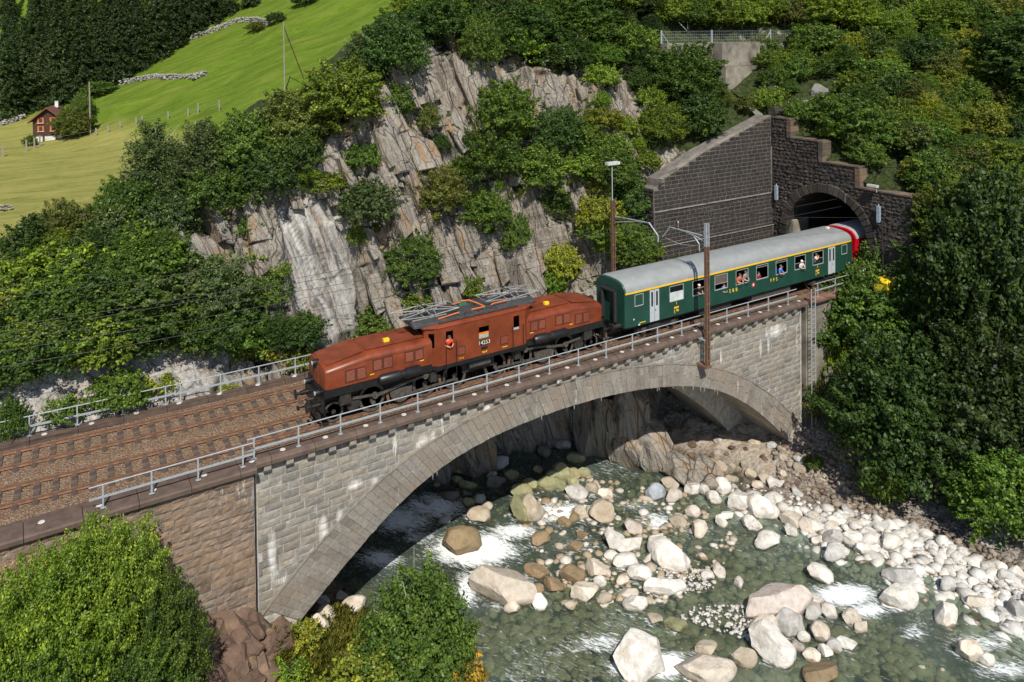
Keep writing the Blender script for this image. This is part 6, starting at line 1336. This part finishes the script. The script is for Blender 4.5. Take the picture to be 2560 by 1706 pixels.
def grass_tufts(name, poly, n, h, col, label):
    rg = np.random.default_rng(5); xs = [p[0] for p in poly]; ys = [p[1] for p in poly]; C = []
    while len(C) < n:
        x, y = rg.uniform(min(xs), max(xs)), rg.uniform(min(ys), max(ys))
        if in_poly(x, y, poly):
            P = hit(x*S, y*S)
            if P is not None: C.append(P[:])
    C = np.repeat(np.array(C), 9, 0); m = len(C); C = C+rg.normal(size=(m, 3))*np.array([.09, .09, 0]); a = rg.uniform(0, 6.28, m); hh = rg.uniform(h*.5, h*1.3, m)
    d = np.stack([np.cos(a), np.sin(a), 0*a], -1); sd = np.stack([-np.sin(a), np.cos(a), 0*a], -1)*.014
    b0 = C-np.array([0, 0, .05]); mid = C+d*(hh*.22)[:, None]+np.array([0, 0, 1])*(hh*.6)[:, None]; tip = C+d*(hh*.6)[:, None]+np.array([0, 0, 1])*hh[:, None]
    V = np.stack([b0-sd, b0+sd, mid+sd, tip, mid-sd], 1).reshape(-1, 3); F = np.arange(5*m).reshape(m, 5); me = np_mesh(name, V, F); me.materials.append(M['leaf'])
    o = link(name, me); o.color = (*col, 1); return tag(o, label, kind='stuff')
grass_tufts('grass', [(640, 1440), (700, 1425), (850, 1385), (870, 1480), (860, 1600), (640, 1600)], 2600, .32, (.20, .21, .045), 'dry yellow green grass on the slope at the foot of the arch')
grass_tufts('grass', [(0, 1180), (130, 1130), (180, 1170), (60, 1330), (0, 1340)], 900, .35, (.21, .19, .06), 'dry grass on the gravel shoulder at the picture edge')
# ================================================================ far meadow: chalet, walls, poles, fence, forest
def meadow_pt(px, py): return hit(px, py, (3,))
M['wood'] = plain('dark_wood', (.055, .024, .013), .8, 0, .35, 2); M['tiles'] = plain('roof_tiles', (.155, .062, .045), .85, 0, .25, 1.5); M['shutter'] = plain('orange_shutter', (.55, .14, .03), .7); M['plinth'] = plain('white_plinth', (.62, .60, .56), .9, 0, .25, 2)
hp = meadow_pt(120, 352); hk = depth(hp)/FPX                      # metres per photo pixel at the chalet
ch = thing('chalet', 'dark brown wooden chalet with red brown roof and orange shutters on the meadow', 'house', tuple(hp), rz=math.radians(-14))
def cx(p): return p*hk
Wg, Ld, Hw, Hr = cx(54)*1.15, cx(95), cx(62), cx(84)
MB().box(-Wg/2, Wg/2, 0, Ld, -1.5, cx(13)).build('plinth', M['plinth'], ch)
bw = MB(); bw.prism([(-Wg/2-.1, cx(13)), (Wg/2+.1, cx(13)), (Wg/2+.1, cx(52)), (0, cx(80)), (-Wg/2-.1, cx(52))], 'y', -.15, Ld); bw.build('wall', M['wood'], ch)
rf2 = MB()
for s in (-1, 1): rf2.add([(0, -.9, cx(84)), (s*(Wg/2+.9), -.9, cx(48)), (s*(Wg/2+.9), Ld+.6, cx(48)), (0, Ld+.6, cx(84)), (0, -.9, cx(81)), (s*(Wg/2+.9), -.9, cx(45)), (s*(Wg/2+.9), Ld+.6, cx(45)), (0, Ld+.6, cx(81))], [(0, 1, 2, 3), (7, 6, 5, 4), (0, 4, 5, 1), (1, 5, 6, 2), (2, 6, 7, 3)])
rof = rf2.build('roof', M['tiles'], ch); MB().box(.3, .9, Ld*.62, Ld*.62+.5, cx(78), cx(94)).build('chimney', M['plinth'], rof)
for zz, n in ((cx(24), 2), (cx(45), 2)):
    for k in range(n):
        xq = (-.24+.44*k)*Wg; w_ = MB().box(xq-.55, xq+.55, -.24, -.16, zz, zz+1.0).build('window', M['shutter'], ch)
        MB().box(xq-.28, xq+.28, -.27, -.245, zz+.1, zz+.9).build('pane', M['interior'], w_); MB().box(xq-.6, xq+.6, -.34, -.16, zz-.08, zz-.01).build('sill', M['plinth'], w_)
for xq in (-Wg*.15, Wg*.3): MB().box(xq-.15, xq+.15, -.2, .0, -.2, cx(13)).build('post', M['wood'], ch)
MB().box(Wg/2+.1, Wg/2+1.4, 1, Ld*.6, cx(10), cx(13)).build('balcony', M['wood'], ch)
lp_ = meadow_pt(152, 335); la = thing('laundry', 'white washing hung out on a line beside the chalet', 'laundry', tuple(lp_))
for k in range(4): MB().box(-1.2+k*.65, -.65+k*.65, -.02, .02, .35, 1.7).build('sheet', M['white'], la)
for s in (-1.4, 1.5): MB().cyl((s, 0, 0), (s, 0, 1.8), .04, n=6).build('post', M['wood'], la)
MB().cyl((-1.4, 0, 1.74), (1.5, 0, 1.74), .015, n=5).build('line', M['galv'], la)
M['pole'] = plain('grey_pole', (.24, .22, .18), .9)
for (px, pb, pt, lb, stay) in ((226, 336, 205, 'grey wooden pole standing beside the chalet tree', 0), (712, 232, 55, 'tall grey wooden pole with a stay on the upper meadow', 1)):
    P = meadow_pt(px, pb); H = (pb-pt)*depth(P)/FPX; po = thing('utility_pole', lb, 'pole', tuple(P))
    MB().cyl((0, 0, -.3), (0, 0, H), .16, .12, 8).build('shaft', M['pole'], po)
    if stay: MB().cyl((0, 0, H*.93), (3.4, -1.0, H*.18), .10, .10, 6).build('stay', M['wood'], po)
# dry stone walls on the slope
def dry_wall(label, pts, h, seed):
    rg = random.Random(seed); P = [meadow_pt(*p) for p in pts]; dw = thing('dry_stone_wall', label, 'wall', tuple(P[0])); o = P[0]
    ms_ = [rock_mesh(1200+seed+i, 9, .15, 2) for i in range(3)]
    mt = pebble_mat('wall_stone_far', [(.18, .17, .155), (.28, .265, .245), (.36, .345, .32), (.23, .21, .185)])
    for m_ in ms_: m_.materials.append(mt)
    for a, b_ in zip(P[:-1], P[1:]):
        L = (b_-a).length; n = max(1, int(L/.55))
        for k in range(n):
            for r in range(3):
                q = a.lerp(b_, (k+rg.random()*.4)/n)-o; s = rg.uniform(.3, .55)
                st = link('stone', rg.choice(ms_), None, dw, (q.x+rg.uniform(-.2, .2), q.y+rg.uniform(-.2, .2), q.z+.1+r*h*.33+rg.uniform(-.12, .12))); st.scale = (s*1.2, s, h*.26); st.rotation_euler = (rg.uniform(-.3, .3), rg.uniform(-.3, .3), rg.uniform(0, 3))
dry_wall('pale dry stone wall on the meadow slope, lower one', [(302, 214), (340, 204), (390, 197), (440, 199), (480, 198), (516, 190)], 1.3, 1)
dry_wall('pale dry stone wall on the meadow slope, upper one', [(478, 100), (520, 86), (570, 66), (590, 57), (640, 55), (676, 64)], 1.5, 2)
dry_wall('low pale stone wall beside the chalet at the picture edge', [(0, 316), (30, 308), (64, 296)], 1.2, 3)
dry_wall('flat grey rock cluster lying in the mown meadow', [(2, 530), (18, 526), (34, 524)], .8, 4)
# pasture fence
fn = [(8, 392), (66, 378), (86, 372), (100, 366), (240, 340), (270, 332), (300, 322), (340, 312), (355, 308), (420, 298), (470, 290), (495, 284), (548, 277)]
pf = [meadow_pt(*p) for p in fn]; pfe = thing('pasture_fence', 'wooden post fence between mown meadow and upper pasture', 'fence', tuple(pf[0]))
for i, q in enumerate(pf):
    d = q-pf[0]; hh = 2.0 if i < 4 or i > 10 else 1.5; MB().box(-.14, .14, -.14, .14, -.3, hh).build('post', M['pole'], pfe, loc=tuple(d))
    if i: MB().cyl(tuple(pf[i-1]-pf[0]+Vector((0, 0, 1.1))), tuple(d+Vector((0, 0, 1.1))), .02, n=5).build('wire', M['pole'], pfe)
# conifers
def conifer_mesh(seed, H=22.0, R=3.6, dead=False):
    rg = np.random.default_rng(seed); C, N, = [], []
    nl = 34
    for i in range(nl):
        f = i/nl; z = H*(.06+.93*f); r = R*(1-f)**.85*rg.uniform(.8, 1.12)+.15; nb = int(9+10*(1-f))
        for b in range(nb):
            a = rg.uniform(0, 6.28); m = int(16+22*(1-f)); t_ = rg.random(m)**.7; rr = r*rg.uniform(.75, 1.1)
            x = np.cos(a)*rr*t_+rg.normal(size=m)*.16; y = np.sin(a)*rr*t_+rg.normal(size=m)*.16; zz = z-rr*.38*t_+rg.normal(size=m)*.14-.18*rg.random(m)
            C.append(np.stack([x, y, zz], -1)); n = rg.normal(size=(m, 3))*.6+np.array([np.cos(a)*.5, np.sin(a)*.5, .8]); N.append(n/np.linalg.norm(n, axis=1, keepdims=True))
    C = np.concatenate(C); N = np.concatenate(N); V, F = leaves(C, N, .26, rg, .45); me = np_mesh('crown', V, F); me.materials.append(M['leaf']); return me
CON = [conifer_mesh(i) for i in (1, 2, 3)]; trk = MB().cyl((0, 0, -1.5), (0, 0, 20), .35, .06, 8).mesh('trunk'); trk.materials.append(M['bark'])
COLR['N'] = (.040, .070, .024); COLR['M'] = (.056, .088, .026); CW['N'] = 'dark'; CW['M'] = 'olive dark'
crg = random.Random(17)
def conifer(px, py, H, col, label, group=None):
    P = meadow_pt(px, py)
    if P is None: return
    e = thing('spruce_tree', label, 'tree', tuple(P), group, crg.uniform(0, 6.28)); c = COLR[col]; j = crg.uniform(.85, 1.2); s = H/22
    o = link('crown', crg.choice(CON), None, e); o.scale = (s*crg.uniform(.9, 1.15), s*crg.uniform(.9, 1.15), s); o.color = (c[0]*j, c[1]*j, c[2]*j, 1); q = link('trunk', trk, None, e); q.scale = (s, s, s)
edge = [(18, 305), (62, 285), (105, 268), (150, 262), (205, 250), (255, 225), (300, 205), (345, 178), (395, 150), (440, 120), (480, 92), (525, 62), (575, 38), (625, 18)]
for i, (px, py) in enumerate(edge): conifer(px, py, crg.uniform(19, 27), 'N', ['tall dark spruce at the forest edge', 'dark spruce at the edge of the forest above the meadow'][i % 2]+', number %d from the picture edge' % (i+1) if False else 'dark spruce at the edge of the forest', 'spruces along the forest edge')
for px, py in [(40, 255), (95, 225), (140, 228), (190, 205), (240, 180), (285, 160), (330, 130), (375, 108), (420, 80), (470, 52), (30, 200), (80, 170), (130, 180), (180, 150), (230, 130), (280, 105), (330, 80), (380, 50), (520, 20), (30, 130), (90, 110), (150, 110), (210, 80), (270, 55), (330, 30), (20, 60), (110, 50), (190, 30), (440, 15)]:
    conifer(px, py, crg.uniform(20, 28), crg.choice('NNM'), 'dark spruce inside the forest', 'spruces inside the forest')
def far_plant(px, py, H, Wd, col, label, kind='L'):
    P = meadow_pt(px, py)
    if P: plant_at(P, H, Wd, col, kind, label)
far_plant(182, 345, 7.0, 6.5, 'O', 'olive tree beside the chalet', 'X'); far_plant(208, 332, 9, 5, 'G', 'green tree between the chalet and the pole', 'X'); far_plant(150, 250, 16, 13, 'B', 'grey green broad tree in front of the spruces', 'X'); far_plant(75, 365, 2.2, 2.6, 'G', 'round green bush below the chalet', 'M'); far_plant(690, 60, 3.5, 5, 'D', 'dark bush at the end of the upper stone wall', 'M'); far_plant(245, 240, 4, 8, 'G', 'low green bushes below the spruces', 'M'); far_plant(640, 80, 3, 5, 'O', 'olive bush below the upper stone wall', 'M'); far_plant(760, 15, 5, 7, 'D', 'dark bush at the top of the meadow', 'M')
# ================================================================ water
# ---- river
FOAM = [(1090, 1262, 105, 40, 1.25), (1000, 1165, 85, 32, .95), (925, 1195, 85, 36, .95), (870, 1285, 60, 25, .9), (1300, 1178, 95, 26, 1.0), (1180, 1222, 65, 20, .95), (1385, 1138, 60, 18, .62), (1330, 1258, 60, 22, .6),
 (1075, 1350, 35, 55, .85), (1510, 1198, 62, 22, .8), (1455, 1162, 55, 18, .55), (1940, 1368, 90, 30, 1.05), (1995, 1402, 60, 22, .9), (1380, 1480, 95, 30, .7), (1525, 1530, 65, 34, 1.1), (1440, 1535, 60, 25, .85), (1300, 1492, 50, 28, .5),
 (2250, 1480, 95, 28, .72), (2310, 1540, 85, 25, .72), (2100, 1450, 40, 26, .6), (1790, 1520, 42, 20, .6), (1640, 1540, 60, 20, .5), (1400, 1010, 60, 12, .6), (960, 1235, 60, 20, .7)]
wx = np.arange(.5, 40, .16); wy = np.arange(-36, 13, .16); WX, WY = np.meshgrid(wx, wy, indexing='ij')
foam = .24+.22*fbm(WX*.25, WY*.25, 0, 3, 87)
for (px, py, rx, ry, k) in FOAM:
    c = onz(px*S, py*S, WATER); e1 = onz((px+rx)*S, py*S, WATER)-c; e2 = onz(px*S, (py-ry)*S, WATER)-c
    Ai = np.linalg.inv(np.array([[e1[0], e2[0]], [e1[1], e2[1]]])); a = Ai[0, 0]*(WX-c[0])+Ai[0, 1]*(WY-c[1]); b = Ai[1, 0]*(WX-c[0])+Ai[1, 1]*(WY-c[1])
    foam = np.maximum(foam, k*np.exp(-(a*a+b*b)*.9))
fd = np.array([.5, -.86])
for (rx_, ry_, rr) in ROCKS:
    m = (np.abs(WX-rx_) < 5*rr+1) & (np.abs(WY-ry_) < 5*rr+1)
    ax, ay = (WX[m]-rx_), (WY[m]-ry_); al = ax*fd[0]+ay*fd[1]; pe = np.abs(-ax*fd[1]+ay*fd[0]); r_ = np.hypot(ax, ay)
    ring = .62*np.exp(-((r_-rr*.95)/(.22*rr+.10))**2)*(al < .4*rr)
    wake = .60*np.exp(-((pe-rr*.75*np.exp(-np.maximum(al, 0)/(4*rr)))/(.28*rr+.06))**2)*np.exp(-np.maximum(al, 0)/(2.6*rr))*(al > -.2*rr)
    foam[m] = np.maximum(foam[m], np.maximum(ring, wake)*(.75+.5*fbm(WX[m]*.7, WY[m]*.7, 0, 2, 89)))
WZ = WATER+.03*fbm(WX*.8, WY*.8, 0, 3, 81)+np.clip(foam, 0, 1)*(.16*fbm(WX*1.3, WY*1.3, 0, 4, 83)+.05)+.018*fbm(WX*3, WY*3, 0, 2, 85)
me = np_mesh('river', np.stack([WX, WY, WZ], -1).reshape(-1, 3), grid_faces(len(wx), len(wy)), True); fattr(me, 'foam', foam)
t = NT('river_water'); v = t.coord(); vs = t.coord2((.5, 1.7, 1), (0, 0, math.radians(60)))
fa = t.attr('foam'); fn = t.noise(vs, 3.4, 9, .74, 1.4)
ff = t.math('ADD', t.math('MULTIPLY', fa, .75), t.math('MULTIPLY', t.math('SUBTRACT', fn, .5), 1.7))
fm = t.ramp(ff, [(.32, (0, 0, 0)), (.46, (.42, .42, .42)), (.62, (1, 1, 1))])
deep = t.ramp(t.noise(v, .25, 4), [(.32, (.062, .088, .064)), (.5, (.105, .145, .115)), (.7, (.17, .22, .195))])
t.bump(t.math('ADD', t.noise(vs, 3.5, 6, .65, .8), t.math('MULTIPLY', fn, .8)), .55, .16)
t.done(deep, .07, spec=.5)
tr = t.n('ShaderNodeBsdfTransparent', i_Color=(.74, .82, .70, 1)); mx = t.n('ShaderNodeMixShader', i_0=.56, i_1=t.bsdf.outputs[0], i_2=tr.outputs[0])
wh = t.n('ShaderNodeBsdfDiffuse', i_Color=(.80, .84, .85, 1)); mx2 = t.n('ShaderNodeMixShader', i_0=fm, i_1=mx.outputs[0], i_2=wh.outputs[0])
t.lk(mx2.outputs[0], t.out.inputs['Surface'])
tag(link('river', me, t.mat), kind='structure')
# ================================================================ labels: where look-alikes share one, say which part of their patch each stands in
ORD = ['', 'second', 'third', 'fourth', 'fifth', 'sixth', 'seventh', 'eighth', 'ninth', 'tenth', 'eleventh', 'twelfth']
same = {}
bpy.context.view_layer.update()
for o in COL.objects:
    if o.parent is None and o.get('label') and o.get('group'): same.setdefault(o['label'], []).append(o)
for lb, L in same.items():
    n = len(L)
    if n < 2: continue
    P = []
    for o in L:
        p = np.array(o.matrix_world.translation)-CAM; w_ = p@CF; P.append((o, (p@CR)/w_, -(p@CU)/w_))
    def which(Q):
        Q = sorted(Q, key=lambda q: q[1])
        return [(o, 'leftmost' if i == 0 else 'rightmost' if i == len(Q)-1 and i > 1 else (ORD[i] if i < 12 else 'further')+' from left') for i, (o, a, b) in enumerate(Q)]
    if n <= 6:
        for o, s_ in which(P): o['label'] = lb+', '+s_
    else:
        ys = sorted(q[2] for q in P); xs_ = sorted(q[1] for q in P); cell = {}
        for q in P:
            r = 'upper' if q[2] < ys[n//3] else 'middle' if q[2] < ys[2*n//3] else 'lower'; c = 'left' if q[1] < xs_[n//3] else 'central' if q[1] < xs_[2*n//3] else 'right'
            cell.setdefault((r+' '+c).replace('middle central', 'central'), []).append(q)
        for z_, Q in cell.items():
            if len(Q) == 1: Q[0][0]['label'] = lb+', '+z_+' part'
            else:
                for o, s_ in which(Q): o['label'] = lb+', '+z_+' part, '+s_
